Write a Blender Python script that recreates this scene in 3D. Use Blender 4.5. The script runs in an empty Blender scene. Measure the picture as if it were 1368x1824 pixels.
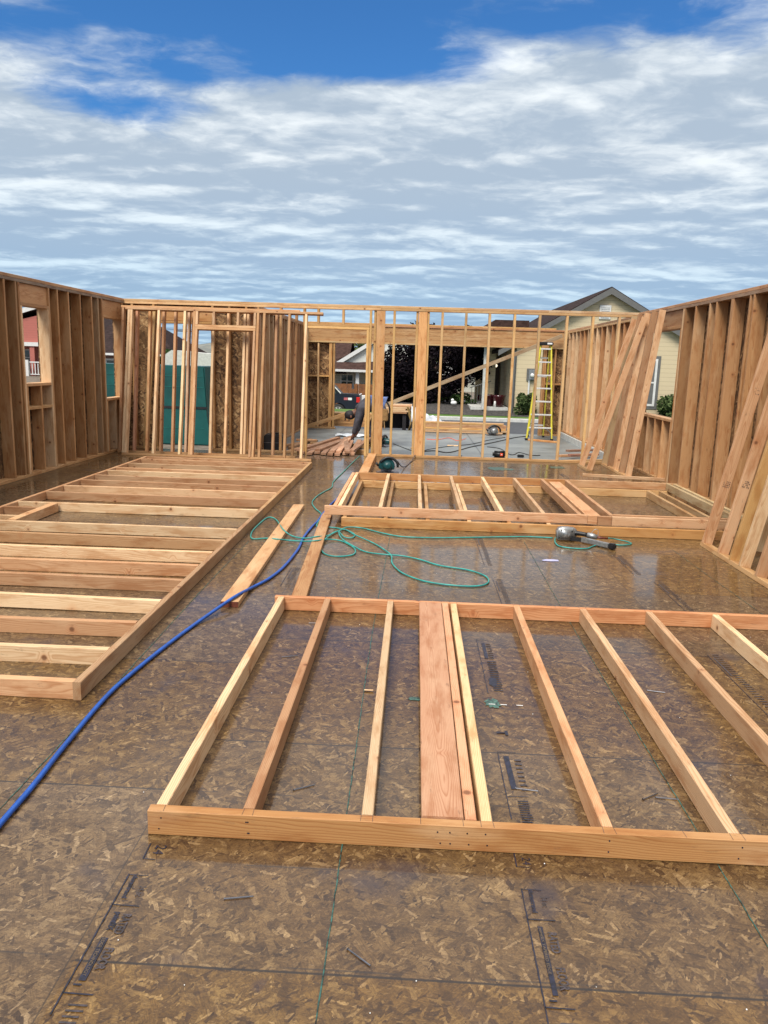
import bpy, bmesh, math, random
from mathutils import Vector, Matrix
random.seed(7)
S = bpy.context.scene
COL = S.collection
R = math.radians
V = Vector
H = 1.57

# ------------------------------------------------------------------ nodes
class NT:
    def __init__(s, tree): s.t = tree; s.n = tree.nodes; s.l = tree.links
    def node(s, typ, **kw):
        nd = s.n.new(typ)
        for k, v in kw.items():
            if k.startswith('in_'):
                nd.inputs[k[3:].replace('_', ' ')].default_value = v
            else: setattr(nd, k, v)
        return nd
    def put(s, sock, v):
        if v is None: return
        if isinstance(v, bpy.types.NodeSocket): s.l.new(v, sock)
        else:
            try: sock.default_value = v
            except Exception:
                sock.default_value = tuple(v) + (1.0,)
    def math(s, op, a, b=None, c=None, clamp=False):
        nd = s.n.new('ShaderNodeMath'); nd.operation = op; nd.use_clamp = clamp
        s.put(nd.inputs[0], a); s.put(nd.inputs[1], b); s.put(nd.inputs[2], c)
        return nd.outputs[0]
    def vmath(s, op, a, b=None):
        nd = s.n.new('ShaderNodeVectorMath'); nd.operation = op
        s.put(nd.inputs[0], a); s.put(nd.inputs[1], b)
        return nd.outputs['Value'] if op in ('LENGTH', 'DOT_PRODUCT', 'DISTANCE') else nd.outputs[0]
    def mix(s, f, a, b, mode='MIX'):
        nd = s.n.new('ShaderNodeMix'); nd.data_type = 'RGBA'; nd.blend_type = mode
        s.put(nd.inputs[0], f); s.put(nd.inputs[6], a); s.put(nd.inputs[7], b)
        return nd.outputs[2]
    def noise(s, vec, scale, detail=3, rough=.55, dist=0, out=0):
        nd = s.n.new('ShaderNodeTexNoise'); s.put(nd.inputs['Vector'], vec)
        s.put(nd.inputs['Scale'], scale); nd.inputs['Detail'].default_value = detail
        nd.inputs['Roughness'].default_value = rough; nd.inputs['Distortion'].default_value = dist
        return nd.outputs[out]
    def ramp(s, f, stops, interp='LINEAR'):
        nd = s.n.new('ShaderNodeValToRGB'); s.put(nd.inputs[0], f); cr = nd.color_ramp
        cr.interpolation = interp
        while len(cr.elements) < len(stops): cr.elements.new(.5)
        for e, (p, c) in zip(cr.elements, stops):
            e.position = p
            e.color = (c, c, c, 1) if isinstance(c, (int, float)) else tuple(c) + (1,)
        return nd.outputs[0]
    def smooth(s, v, a, b):
        nd = s.n.new('ShaderNodeMapRange'); nd.interpolation_type = 'SMOOTHSTEP'
        s.put(nd.inputs[0], v); nd.inputs[1].default_value = a; nd.inputs[2].default_value = b
        return nd.outputs[0]
    def comb(s, x, y, z):
        nd = s.n.new('ShaderNodeCombineXYZ')
        for i, v in enumerate((x, y, z)): s.put(nd.inputs[i], v)
        return nd.outputs[0]
    def sep(s, v):
        nd = s.n.new('ShaderNodeSeparateXYZ'); s.put(nd.inputs[0], v); return nd.outputs
    def bump(s, h, strength=.3, dist=.01, normal=None):
        nd = s.n.new('ShaderNodeBump'); nd.inputs['Strength'].default_value = strength
        nd.inputs['Distance'].default_value = dist; s.put(nd.inputs['Height'], h)
        if normal is not None: s.put(nd.inputs['Normal'], normal)
        return nd.outputs[0]

def newmat(name):
    m = bpy.data.materials.new(name); m.use_nodes = True
    nt = NT(m.node_tree); p = nt.n['Principled BSDF']
    return m, nt, p

def simple(name, col, rough=.6, metal=0, var=.12, scale=8, bumpd=0, spec=.5, coat=0):
    m, nt, p = newmat(name)
    tc = nt.node('ShaderNodeTexCoord').outputs['Object']
    n = nt.noise(tc, scale, 4, .6)
    c2 = tuple(max(0, c * (1 - var * 2)) for c in col)
    c3 = tuple(min(1, c * (1 + var)) for c in col)
    c = nt.mix(nt.smooth(n, .3, .7), c2, c3)
    nt.put(p.inputs['Base Color'], c)
    p.inputs['Roughness'].default_value = rough; p.inputs['Metallic'].default_value = metal
    p.inputs['Specular IOR Level'].default_value = spec
    p.inputs['Coat Weight'].default_value = coat
    if bumpd: nt.put(p.inputs['Normal'], nt.bump(nt.noise(tc, scale * 4, 5), .4, bumpd))
    return m

def mat_wood():
    m, nt, p = newmat('sawn_fir')
    tc = nt.node('ShaderNodeTexCoord').outputs['Object']
    oi = nt.node('ShaderNodeObjectInfo')
    rnd = oi.outputs['Random']; tint = oi.outputs['Color']
    off = nt.comb(nt.math('MULTIPLY', rnd, 37.3), nt.math('MULTIPLY', rnd, 91.7), nt.math('MULTIPLY', rnd, 53.1))
    P = nt.vmath('ADD', tc, off)
    x, y, z = nt.sep(tc)
    # growth rings round a pith axis slightly skewed to the board
    wob = nt.noise(nt.vmath('MULTIPLY', P, (1.3, 6, 6)), 1, 3, .5)
    wob = nt.math('MULTIPLY', nt.math('SUBTRACT', wob, .5), .05)
    oy = nt.math('MULTIPLY', nt.math('SUBTRACT', rnd, .5), .16)
    r2 = nt.math('FRACT', nt.math('MULTIPLY', rnd, 17.0))
    oz = nt.math('ADD', nt.math('MULTIPLY', r2, .05), .035)
    sk = nt.math('MULTIPLY', x, .018)
    a = nt.math('ADD', nt.math('ADD', y, oy), sk)
    b = nt.math('ADD', nt.math('ADD', z, oz), nt.math('MULTIPLY', x, -.012))
    # knots
    vn = nt.node('ShaderNodeTexVoronoi', feature='F1'); nt.put(vn.inputs['Vector'], P); vn.inputs['Scale'].default_value = 6.2
    kd = vn.outputs['Distance']; kc = nt.sep(vn.outputs['Color'])[0]
    gate = nt.math('GREATER_THAN', kc, .42)
    knot = nt.math('MULTIPLY', nt.math('SUBTRACT', 1, nt.smooth(kd, .05, .13)), gate)
    halo = nt.math('MULTIPLY', nt.math('SUBTRACT', 1, nt.smooth(kd, .06, .3)), gate)
    rad = nt.math('SQRT', nt.math('ADD', nt.math('MULTIPLY', a, a), nt.math('MULTIPLY', b, b)))
    rad = nt.math('ADD', rad, wob)
    rad = nt.math('ADD', rad, nt.math('MULTIPLY', halo, .012))
    ring = nt.math('FRACT', nt.math('MULTIPLY', rad, 170))
    ring = nt.ramp(ring, [(0, .0), (.55, .25), (.82, 1), (1, 0)])
    fib = nt.noise(nt.vmath('MULTIPLY', P, (5, 260, 260)), 1, 2, .6)
    blot = nt.noise(nt.vmath('MULTIPLY', P, (1.1, 4, 4)), 1, 3, .6)
    blot2 = nt.noise(nt.vmath('MULTIPLY', P, (3.5, 14, 14)), 1, 4, .6)
    c = nt.mix(1.0, tint, (1.0, 1.0, 1.0), 'MULTIPLY')
    dark = nt.mix(1.0, c, (.62, .44, .31), 'MULTIPLY')
    pale = nt.mix(.35, c, (.74, .56, .36))
    c = nt.mix(nt.math('MULTIPLY', ring, .72), c, dark)
    c = nt.mix(nt.math('MULTIPLY', nt.smooth(blot, .5, .68), .55), c, pale)
    c = nt.mix(nt.math('MULTIPLY', nt.smooth(blot2, .45, .70), .7), c, dark)
    c = nt.mix(nt.math('MULTIPLY', nt.smooth(fib, .45, .75), .25), c, dark)
    c = nt.mix(nt.math('MULTIPLY', halo, .3), c, nt.mix(1.0, c, (.85, .5, .3), 'MULTIPLY'))
    c = nt.mix(nt.math('MULTIPLY', knot, .8), c, (.13, .05, .022))
    # pencil / mill smudges
    sm = nt.noise(nt.vmath('MULTIPLY', P, (9, 30, 30)), 1, 5, .7)
    c = nt.mix(nt.math('MULTIPLY', nt.smooth(sm, .60, .74), .5), c, (.12, .07, .04))
    hs = nt.node('ShaderNodeHueSaturation'); nt.put(hs.inputs['Color'], c)
    nt.put(hs.inputs['Value'], nt.math('ADD', nt.math('MULTIPLY', r2, .42), .70)); hs.inputs['Saturation'].default_value = 1.0
    nt.put(p.inputs['Base Color'], hs.outputs[0])
    p.inputs['Roughness'].default_value = .62; p.inputs['Specular IOR Level'].default_value = .3
    h = nt.math('ADD', nt.math('MULTIPLY', ring, .5), fib)
    nt.put(p.inputs['Normal'], nt.bump(h, .35, .0008))
    return m

def flakes(nt, vec2, size=1.0, layers=6):
    """overlapping strand layers -> value, lightness and cell edges"""
    val = None; pri = None; edge = None
    wv = nt.noise(vec2, 9 / size, 3, .6, out=1)
    wv = nt.vmath('MULTIPLY', nt.vmath('SUBTRACT', wv, (.5, .5, .5)), (.012 * size,) * 3)
    vec = nt.vmath('ADD', vec2, wv)
    for i in range(layers):
        ang = [12, 74, -38, 48, -66, 100, -12][i % 7]
        lx, ly = [(.11, .022), (.09, .026), (.08, .017), (.12, .03), (.07, .014), (.10, .02), (.06, .02)][i % 7]
        mp = nt.node('ShaderNodeMapping'); nt.put(mp.inputs['Vector'], vec)
        mp.inputs['Rotation'].default_value = (0, 0, R(ang))
        mp.inputs['Location'].default_value = (i * 3.17, i * 1.71, 0)
        v = nt.vmath('MULTIPLY', mp.outputs[0], (1 / (lx * size), 1 / (ly * size), 0))
        vo = nt.node('ShaderNodeTexVoronoi', feature='F1', distance='EUCLIDEAN'); nt.put(vo.inputs['Vector'], v)
        vo.inputs['Scale'].default_value = 1; vo.voronoi_dimensions = '2D'
        cr, cg, cb = nt.sep(vo.outputs['Color'])
        d = vo.outputs['Distance']
        # priority: near centres win, random per cell
        pr = nt.math('SUBTRACT', cg, nt.math('MULTIPLY', d, .9))
        shade = nt.math('ADD', cr, nt.math('MULTIPLY', nt.math('SUBTRACT', cb, .5), .3))
        if val is None: val, pri = shade, pr
        else:
            g = nt.math('GREATER_THAN', pr, pri)
            val = nt.math('ADD', nt.math('MULTIPLY', g, shade), nt.math('MULTIPLY', nt.math('SUBTRACT', 1, g), val))
            pri = nt.math('MAXIMUM', pr, pri)
    return val, pri

def mat_osb(name, plane, cols, rough=.7):
    m, nt, p = newmat(name)
    tc = nt.node('ShaderNodeTexCoord').outputs['Object']
    x, y, z = nt.sep(tc)
    v2 = nt.comb(y if plane == 'yz' else x, z, 0)
    val, pri = flakes(nt, v2, 1.25, 4)
    c = nt.ramp(val, cols)
    n = nt.noise(tc, 26, 5, .7)
    c = nt.mix(nt.smooth(n, .35, .75), c, nt.mix(1.0, c, (.5, .42, .36), 'MULTIPLY'))
    nt.put(p.inputs['Base Color'], c); p.inputs['Roughness'].default_value = rough
    nt.put(p.inputs['Normal'], nt.bump(val, .4, .002))
    return m

def mat_floor():
    m, nt, p = newmat('wet_osb_subfloor')
    tc = nt.node('ShaderNodeTexCoord').outputs['Object']
    x, y, z = nt.sep(tc)
    v2 = nt.comb(x, y, 0)
    val, pri = flakes(nt, v2, .66, 5)
    valb, prb = flakes(nt, nt.vmath('ADD', v2, (11.3, 4.7, 0)), 1.15, 3)
    gg = nt.math('GREATER_THAN', prb, nt.math('ADD', pri, -.10))
    val = nt.math('ADD', nt.math('MULTIPLY', gg, nt.math('ADD', nt.math('MULTIPLY', valb, .7), .16)), nt.math('MULTIPLY', nt.math('SUBTRACT', 1, gg), val))
    c = nt.ramp(val, [(.02, (.048, .024, .008)), (.3, (.094, .053, .018)), (.55, (.124, .072, .025)), (.75, (.152, .093, .035)), (.88, (.19, .122, .05)), (.99, (.265, .18, .085))])
    n9 = nt.noise(v2, 17, 6, .72)
    c = nt.mix(nt.smooth(n9, .34, .66), nt.mix(1.0, c, (.62, .56, .52), 'MULTIPLY'), nt.mix(1.0, c, (1.18, 1.16, 1.12), 'MULTIPLY'))
    fine = nt.noise(v2, 120, 5, .75)
    c = nt.mix(nt.math('MULTIPLY', nt.smooth(fine, .44, .66), .6), c, nt.mix(1.0, c, (.40, .34, .31), 'MULTIPLY'))
    sel = nt.math('FRACT', nt.math('MULTIPLY', val, 7.31))
    def fibre(ang):
        mp = nt.node('ShaderNodeMapping'); nt.put(mp.inputs['Vector'], v2); mp.inputs['Rotation'].default_value = (0, 0, R(ang))
        return nt.noise(nt.vmath('MULTIPLY', mp.outputs[0], (28, 260, 1)), 1, 2, .6)
    s1 = nt.math('GREATER_THAN', sel, .33); s2 = nt.math('GREATER_THAN', sel, .66)
    fb = nt.mix(s2, nt.mix(s1, fibre(12), fibre(62)), fibre(-48))
    c = nt.mix(nt.math('MULTIPLY', nt.smooth(fb, .46, .66), .55), c, nt.mix(1.0, c, (.45, .38, .33), 'MULTIPLY'))
    c = nt.mix(nt.math('MULTIPLY', nt.smooth(fb, .50, .34), .3), c, nt.mix(1.0, c, (1.5, 1.45, 1.35), 'MULTIPLY'))
    f2 = nt.noise(nt.vmath('MULTIPLY', v2, (1, 3.2, 1)), 45, 4, .7)
    c = nt.mix(nt.math('MULTIPLY', nt.smooth(f2, .56, .72), .5), c, (.27, .18, .095))
    # broad weathering: golden where dry, purple-brown where soaked
    br = nt.noise(v2, .9, 4, .6)
    c = nt.mix(nt.math('MULTIPLY', nt.smooth(br, .4, .62), .5), c, nt.mix(1.0, c, (.80, .73, .70), 'MULTIPLY'))
    shx = nt.math('FLOOR', nt.math('DIVIDE', nt.math('ADD', x, .205), 2.4384))
    shy = nt.math('FLOOR', nt.math('DIVIDE', nt.math('SUBTRACT', y, nt.math('ADD', 1.803, nt.math('MULTIPLY', nt.math('GREATER_THAN', x, -.19), .392))), 1.2192))
    wn = nt.node('ShaderNodeTexWhiteNoise', noise_dimensions='2D'); nt.put(wn.inputs['Vector'], nt.comb(shx, shy, 0))
    hv = nt.node('ShaderNodeHueSaturation'); nt.put(hv.inputs['Color'], c)
    nt.put(hv.inputs['Value'], nt.math('ADD', .84, nt.math('MULTIPLY', wn.outputs['Value'], .34))); nt.put(hv.inputs['Saturation'], nt.math('ADD', .9, nt.math('MULTIPLY', nt.sep(wn.outputs['Color'])[1], .2)))
    c = hv.outputs[0]
    # iron-stain spots
    st = nt.noise(nt.vmath('ADD', v2, (7.3, 2.1, 0)), 2.6, 3, .55)
    c = nt.mix(nt.math('MULTIPLY', nt.smooth(st, .60, .74), .6), c, (.018, .015, .028))
    st2 = nt.noise(nt.vmath('ADD', v2, (1.3, 8.1, 0)), 7, 2, .5)
    c = nt.mix(nt.math('MULTIPLY', nt.smooth(st2, .70, .78), .5), c, (.03, .015, .02))
    # factory nailing lines every 16 in and panel joints
    def line(coord, c0, step, w):
        q = nt.math('ABSOLUTE', nt.math('SUBTRACT', nt.math('FRACT', nt.math('DIVIDE', nt.math('SUBTRACT', coord, c0 - step / 2), step)), .5))
        return nt.math('SUBTRACT', 1, nt.smooth(nt.math('MULTIPLY', q, step), w * .4, w))
    yw = nt.math('ADD', y, nt.math('MULTIPLY', nt.noise(v2, 3, 2), .006))
    nl = line(yw, 1.803, .4064, .004)
    brk = nt.smooth(nt.noise(v2, 3.3, 3), .45, .6)
    c = nt.mix(nt.math('MULTIPLY', nt.math('MULTIPLY', nl, brk), .6), c, (.012, .01, .012))
    left = nt.math('LESS_THAN', x, -.19)
    jl = nt.math('MULTIPLY', line(yw, 1.803, 1.2192, .0055), left)
    jr = nt.math('MULTIPLY', line(yw, 2.195, 1.2192, .0055), nt.math('SUBTRACT', 1, left))
    jt = nt.math('MAXIMUM', jl, jr)
    jx = line(x, -.205, 2.4384, .003)
    jt = nt.math('MAXIMUM', jt, nt.math('MULTIPLY', jx, .7))
    c = nt.mix(nt.math('MULTIPLY', jt, .9), c, (.01, .006, .005))
    nt.put(p.inputs['Base Color'], c)
    # water film: puddle map
    wet = nt.noise(nt.vmath('ADD', v2, (3.7, 5.2, 0)), .8, 4, .55)
    def ell(cx, cy, rx, ry, am=3.2):
        dx = nt.math('DIVIDE', nt.math('SUBTRACT', x, cx), rx); dy = nt.math('DIVIDE', nt.math('SUBTRACT', y, cy), ry)
        return nt.math('SUBTRACT', 1, nt.smooth(nt.math('ADD', nt.math('ADD', nt.math('MULTIPLY', dx, dx), nt.math('MULTIPLY', dy, dy)), nt.math('MULTIPLY', nt.math('SUBTRACT', nt.noise(v2, 3.2, 5, .65), .5), am)), .75, 1.0))
    pud = ell(-1.1, 11.25, .9, 2.0, 1.5)
    for e in ((-1.0, 8.3, .5, .75), (-.1, 11.2, 1.0, .9), (-2.6, 6.75, 1.0, .18), (.9, 11.9, .9, .6), (-4.3, 9.5, .35, 1.5), (.2, 6.0, .9, .45)):
        pud = nt.math('MAXIMUM', pud, ell(*e))
    pud = nt.math('MAXIMUM', pud, nt.smooth(wet, .66, .72))
    damp = nt.smooth(wet, .3, .55)
    rg = nt.math('SUBTRACT', .19, nt.math('MULTIPLY', damp, .13))
    rg = nt.math('ADD', rg, nt.math('MULTIPLY', nt.math('SUBTRACT', fine, .5), .25))
    rg = nt.math('MULTIPLY', rg, nt.math('SUBTRACT', 1, nt.math('MULTIPLY', pud, .95)))
    p.inputs['Roughness'].default_value = .55
    p.inputs['Specular IOR Level'].default_value = .35
    cw = nt.math('ADD', .42, nt.math('MULTIPLY', nt.math('MAXIMUM', nt.math('MULTIPLY', damp, .7), pud), .58))
    nt.put(p.inputs['Coat Weight'], cw); p.inputs['Coat IOR'].default_value = 1.42
    nt.put(p.inputs['Coat Roughness'], rg)
    hb = nt.math('ADD', nt.math('MULTIPLY', val, .5), nt.math('MULTIPLY', fine, .8))
    nt.put(p.inputs['Normal'], nt.bump(hb, .55, .0016))
    hb2 = nt.math('MULTIPLY', nt.math('ADD', nt.math('MULTIPLY', val, .35), nt.noise(v2, 60, 3, .6)), nt.math('SUBTRACT', 1, pud))
    hb2 = nt.math('ADD', hb2, nt.math('MULTIPLY', nt.noise(v2, 6, 2), .25))
    nt.put(p.inputs['Coat Normal'], nt.bump(hb2, .16, .0012))
    return m

def mat_siding(name, col, period=.178):
    m, nt, p = newmat(name)
    tc = nt.node('ShaderNodeTexCoord').outputs['Object']
    x, y, z = nt.sep(tc)
    f = nt.math('FRACT', nt.math('DIVIDE', z, period))
    ln = nt.math('SUBTRACT', 1, nt.smooth(f, .02, .11))
    n = nt.noise(tc, 3, 4, .6)
    c = nt.mix(nt.math('MULTIPLY', n, .35), col, tuple(c * .78 for c in col))
    c = nt.mix(nt.math('MULTIPLY', ln, .55), c, tuple(c * .3 for c in col))
    nt.put(p.inputs['Base Color'], c); p.inputs['Roughness'].default_value = .6
    nt.put(p.inputs['Normal'], nt.bump(f, .8, .012))
    return m

def mat_shingle(name, col):
    m, nt, p = newmat(name)
    tc = nt.node('ShaderNodeTexCoord').outputs['Object']
    n = nt.noise(nt.vmath('MULTIPLY', tc, (4, 4, 9)), 1, 4, .7)
    c = nt.mix(nt.smooth(n, .3, .7), tuple(c * .6 for c in col), tuple(c * 1.35 for c in col))
    nt.put(p.inputs['Base Color'], c); p.inputs['Roughness'].default_value = 1; p.inputs['Specular IOR Level'].default_value = .08
    nt.put(p.inputs['Normal'], nt.bump(n, .5, .02))
    return m

def mat_leaf(name, a, b):
    m, nt, p = newmat(name)
    tc = nt.node('ShaderNodeTexCoord').outputs['Object']
    n = nt.noise(tc, 2.2, 3, .6)
    n2 = nt.noise(tc, 11, 3, .6)
    c = nt.mix(nt.smooth(nt.math('ADD', nt.math('MULTIPLY', n, .6), nt.math('MULTIPLY', n2, .4)), .38, .62), a, b)
    nt.put(p.inputs['Base Color'], c); p.inputs['Roughness'].default_value = .8; p.inputs['Specular IOR Level'].default_value = .12
    return m

def mat_ground(name, a, b, scale, rough=.9, bd=.01):
    m, nt, p = newmat(name)
    tc = nt.node('ShaderNodeTexCoord').outputs['Object']
    n = nt.noise(tc, scale, 6, .7); n2 = nt.noise(tc, scale * .07, 3, .6)
    c = nt.mix(nt.smooth(n, .36, .64), a, b)
    c = nt.mix(nt.math('MULTIPLY', nt.smooth(n2, .4, .6), .35), c, nt.mix(1.0, c, (.7, .72, .7), 'MULTIPLY'))
    nt.put(p.inputs['Base Color'], c); p.inputs['Roughness'].default_value = rough
    nt.put(p.inputs['Normal'], nt.bump(n, .6, bd))
    return m

def mat_concrete():
    m, nt, p = newmat('damp_concrete')
    tc = nt.node('ShaderNodeTexCoord').outputs['Object']
    x, y, z = nt.sep(tc)
    n = nt.noise(tc, 1.1, 5, .65); n2 = nt.noise(nt.vmath('MULTIPLY', tc, (.6, 7, 1)), 1.4, 4, .6)
    c = nt.mix(nt.smooth(n, .35, .65), (.12, .135, .14), (.215, .235, .235))
    c = nt.mix(nt.math('MULTIPLY', nt.smooth(n2, .5, .7), .5), c, (.11, .125, .13))
    f = nt.math('ABSOLUTE', nt.math('SUBTRACT', nt.math('FRACT', nt.math('DIVIDE', nt.math('SUBTRACT', x, .85), 3.0)), .5))
    f = nt.math('SUBTRACT', 1, nt.smooth(nt.math('SUBTRACT', .5, f), .002, .006))
    c = nt.mix(nt.math('MULTIPLY', f, .7), c, (.04, .045, .05))
    nt.put(p.inputs['Base Color'], c)
    nt.put(p.inputs['Roughness'], nt.math('ADD', .22, nt.math('MULTIPLY', n, .5)))
    return m

WOOD = mat_wood()
OSBX = mat_osb('osb_sheathing_side', 'yz', [(0, (.04, .018, .007)), (.4, (.13, .065, .024)), (.75, (.22, .125, .05)), (1, (.34, .21, .1))])  # darker than the end sheathing: shade of the stud recesses put into the colour
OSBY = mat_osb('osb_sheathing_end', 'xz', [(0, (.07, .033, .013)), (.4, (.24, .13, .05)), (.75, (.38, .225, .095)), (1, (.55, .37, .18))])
FLOORM = mat_floor()
CONC = mat_concrete()
M = dict(
    ink=simple('printed_ink', (.012, .013, .03), .45, var=.35, scale=60),
    inkfade=simple('faded_ink', (.05, .04, .045), .5, var=.3, scale=60),
    chalk=simple('green_chalk', (.022, .085, .07), .6, var=.5, scale=40),
    white=simple('white_paint', (.75, .75, .73), .5, var=.04),
    blue=simple('blue_rubber', (.006, .075, .36), .38, var=.1, scale=14),
    green=simple('green_rubber', (.025, .27, .24), .4, var=.15, scale=14),
    black=simple('black_plastic', (.012, .012, .013), .45, var=.2),
    silver=simple('cast_aluminium', (.36, .37, .37), .38, .7, var=.15, scale=30),
    steel=simple('galvanised_steel', (.26, .26, .28), .4, 1.0, var=.2),
    alu=simple('ladder_aluminium', (.8, .8, .78), .4, .4, var=.05),
    yellow=simple('yellow_fibreglass', (.64, .56, .05), .4, var=.06),
    teal=simple('teal_plastic', (.004, .06, .065), .35, var=.15),
    wrap=simple('teal_wrap', (.003, .072, .066), .42, var=.18, scale=1.2, bumpd=.01),
    red=simple('red_plastic', (.6, .02, .02), .3, var=.1),
    orange=simple('orange_badge', (.85, .09, .02), .5, var=.02),
    tarp=simple('white_tarp', (.62, .67, .72), .35, var=.12, scale=5, bumpd=.01),
    kraft=simple('tan_wrap', (.36, .24, .09), .7, var=.2, scale=6),
    skin=simple('skin', (.16, .07, .045), .5, var=.08),
    shirt=simple('charcoal_shirt', (.055, .055, .07), .85, var=.2, scale=12),
    jean=simple('grey_jeans', (.13, .13, .17), .85, var=.2, scale=12),
    bluecloth=simple('blue_cloth', (.1, .15, .33), .85, var=.2, scale=12),
    capm=simple('black_cap', (.012, .01, .013), .7, var=.2),
    leather=simple('tan_leather', (.3, .17, .06), .6, var=.2),
    boot=simple('boot_leather', (.06, .04, .03), .6, var=.2),
    paper=simple('pale_paper', (.42, .42, .62), .6, var=.08),
    siding=mat_siding('cream_yellow_siding', (.62, .51, .33)),
    sidew=mat_siding('cream_siding', (.52, .52, .44), .2),
    sidep=mat_siding('pink_siding', (.42, .13, .10), .2),
    sidep2=mat_siding('mauve_siding', (.22, .125, .11), .2),
    greytrim=simple('grey_trim', (.12, .12, .115), .6, var=.05),
    wtrim=simple('white_trim', (.62, .62, .6), .5, var=.04),
    cedar=simple('cedar_fence', (.2, .075, .02), .7, var=.2, scale=3),
    shing=mat_shingle('dark_shingles', (.035, .024, .023)),
    shingb=mat_shingle('brown_shingles', (.055, .032, .027)),
    glass=simple('window_glass', (.045, .075, .075), .08, var=.2, spec=.9),
    blind=simple('green_blinds', (.12, .25, .22), .3, var=.1),
    truck=simple('dark_blue_paint', (.010, .012, .026), .35, var=.1),
    tyre=simple('tyre_rubber', (.015, .015, .015), .8, var=.1),
    bark=simple('bark', (.05, .035, .025), .9, var=.3, scale=12, bumpd=.01),
    plum=mat_leaf('plum_leaves', (.003, .002, .004), (.010, .005, .008)),
    leaf=mat_leaf('green_leaves', (.035, .055, .018), (.10, .135, .05)),
    dleaf=mat_leaf('dark_green_leaves', (.012, .028, .008), (.04, .075, .02)),
    bleaf=mat_leaf('blue_green_leaves', (.03, .06, .05), (.09, .15, .12)),
    rleaf=mat_leaf('red_leaves', (.09, .012, .015), (.22, .03, .03)),
    pot=simple('burgundy_glaze', (.045, .006, .008), .15, var=.1),
    dirt=mat_ground('bare_earth', (.1, .08, .06), (.19, .155, .12), 5),
    asphalt=mat_ground('asphalt', (.035, .04, .05), (.06, .065, .075), 9, .85, .004),
    grass=mat_ground('lawn', (.045, .1, .012), (.10, .19, .025), 14, .95, .03),
    mulch=mat_ground('dark_mulch', (.02, .018, .017), (.085, .075, .068), 9, 1, .04),
    kerb=simple('kerb_concrete', (.5, .5, .47), .8, var=.08),
    hillm=mat_ground('far_hill', (.12, .13, .12), (.2, .2, .17), .1),
)
PINK = (.57, .33, .175); PALE = (.80, .58, .35); ORANGE = (.55, .29, .115); TAN = (.50, .315, .15)
GREY = (.27, .2, .145); WALLB = (.44, .235, .105); GOLD = (.66, .40, .155); RED = (.5, .2, .1); WET = (.42, .21, .075)
def mixc(a, b, t): return tuple(x * (1 - t) + y * t for x, y in zip(a, b))

# ------------------------------------------------------------------ objects
def link(name, me, mat, parent=None, loc=None):
    o = bpy.data.objects.new(name, me); COL.objects.link(o)
    if mat is not None and not me.materials:
        for mm in (mat if isinstance(mat, (list, tuple)) else [mat]): me.materials.append(mm)
    if parent is not None: o.parent = parent
    if loc is not None: o.location = loc
    return o
def tag(o, label=None, cat=None, group=None, kind=None):
    if label: o['label'] = label
    if cat: o['category'] = cat
    if group: o['group'] = group
    if kind: o['kind'] = kind
    return o
def thing(name, label, cat, loc, group=None):
    o = bpy.data.objects.new(name, None); COL.objects.link(o); o.location = loc
    o.empty_display_size = .1
    return tag(o, label, cat, group)
def bmesh_obj(name, bm, mat, parent=None, smooth=False, world=True):
    """bm is in world coordinates; origin is moved to the parent's (or to the mesh's base centre)"""
    me = bpy.data.meshes.new(name)
    bmesh.ops.recalc_face_normals(bm, faces=bm.faces)
    if parent is not None: o0 = V(parent_world(parent))
    else:
        xs = [v.co for v in bm.verts]
        o0 = V(((min(v.x for v in xs) + max(v.x for v in xs)) / 2, (min(v.y for v in xs) + max(v.y for v in xs)) / 2, min(v.z for v in xs)))
    bmesh.ops.translate(bm, verts=bm.verts, vec=-o0)
    bm.to_mesh(me); bm.free()
    if smooth:
        for f in me.polygons: f.use_smooth = True
    o = link(name, me, mat, parent)
    if parent is None: o.location = o0
    return o
def parent_world(p):
    l = V(p.location)
    while p.parent is not None: p = p.parent; l += V(p.location)
    return l
def box(bm, a, b, mi=0):
    x0, y0, z0 = a; x1, y1, z1 = b
    if x0 > x1: x0, x1 = x1, x0
    if y0 > y1: y0, y1 = y1, y0
    if z0 > z1: z0, z1 = z1, z0
    vs = [bm.verts.new(p) for p in ((x0, y0, z0), (x1, y0, z0), (x1, y1, z0), (x0, y1, z0), (x0, y0, z1), (x1, y0, z1), (x1, y1, z1), (x0, y1, z1))]
    for f in ((0, 3, 2, 1), (4, 5, 6, 7), (0, 1, 5, 4), (1, 2, 6, 5), (2, 3, 7, 6), (3, 0, 4, 7)):
        fc = bm.faces.new([vs[i] for i in f]); fc.material_index = mi
def obox(name, a, b, mat, parent=None, bev=0):
    bm = bmesh.new(); box(bm, a, b)
    if bev: bmesh.ops.bevel(bm, geom=bm.edges[:], offset=bev, segments=2, affect='EDGES')
    return bmesh_obj(name, bm, mat, parent)
def prism(bm, pts, axis, a, b, mi=0):
    """polygon pts (2D) extruded along axis 'x','y' or 'z' from a to b"""
    def mk(p, t):
        return {'y': (p[0], t, p[1]), 'x': (t, p[0], p[1]), 'z': (p[0], p[1], t)}[axis]
    A = [bm.verts.new(mk(p, a)) for p in pts]; B = [bm.verts.new(mk(p, b)) for p in pts]
    n = len(pts)
    for f in (bm.faces.new(A), bm.faces.new(B[::-1])): f.material_index = mi
    for i in range(n):
        f = bm.faces.new((A[i], B[i], B[(i + 1) % n], A[(i + 1) % n])); f.material_index = mi
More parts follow.
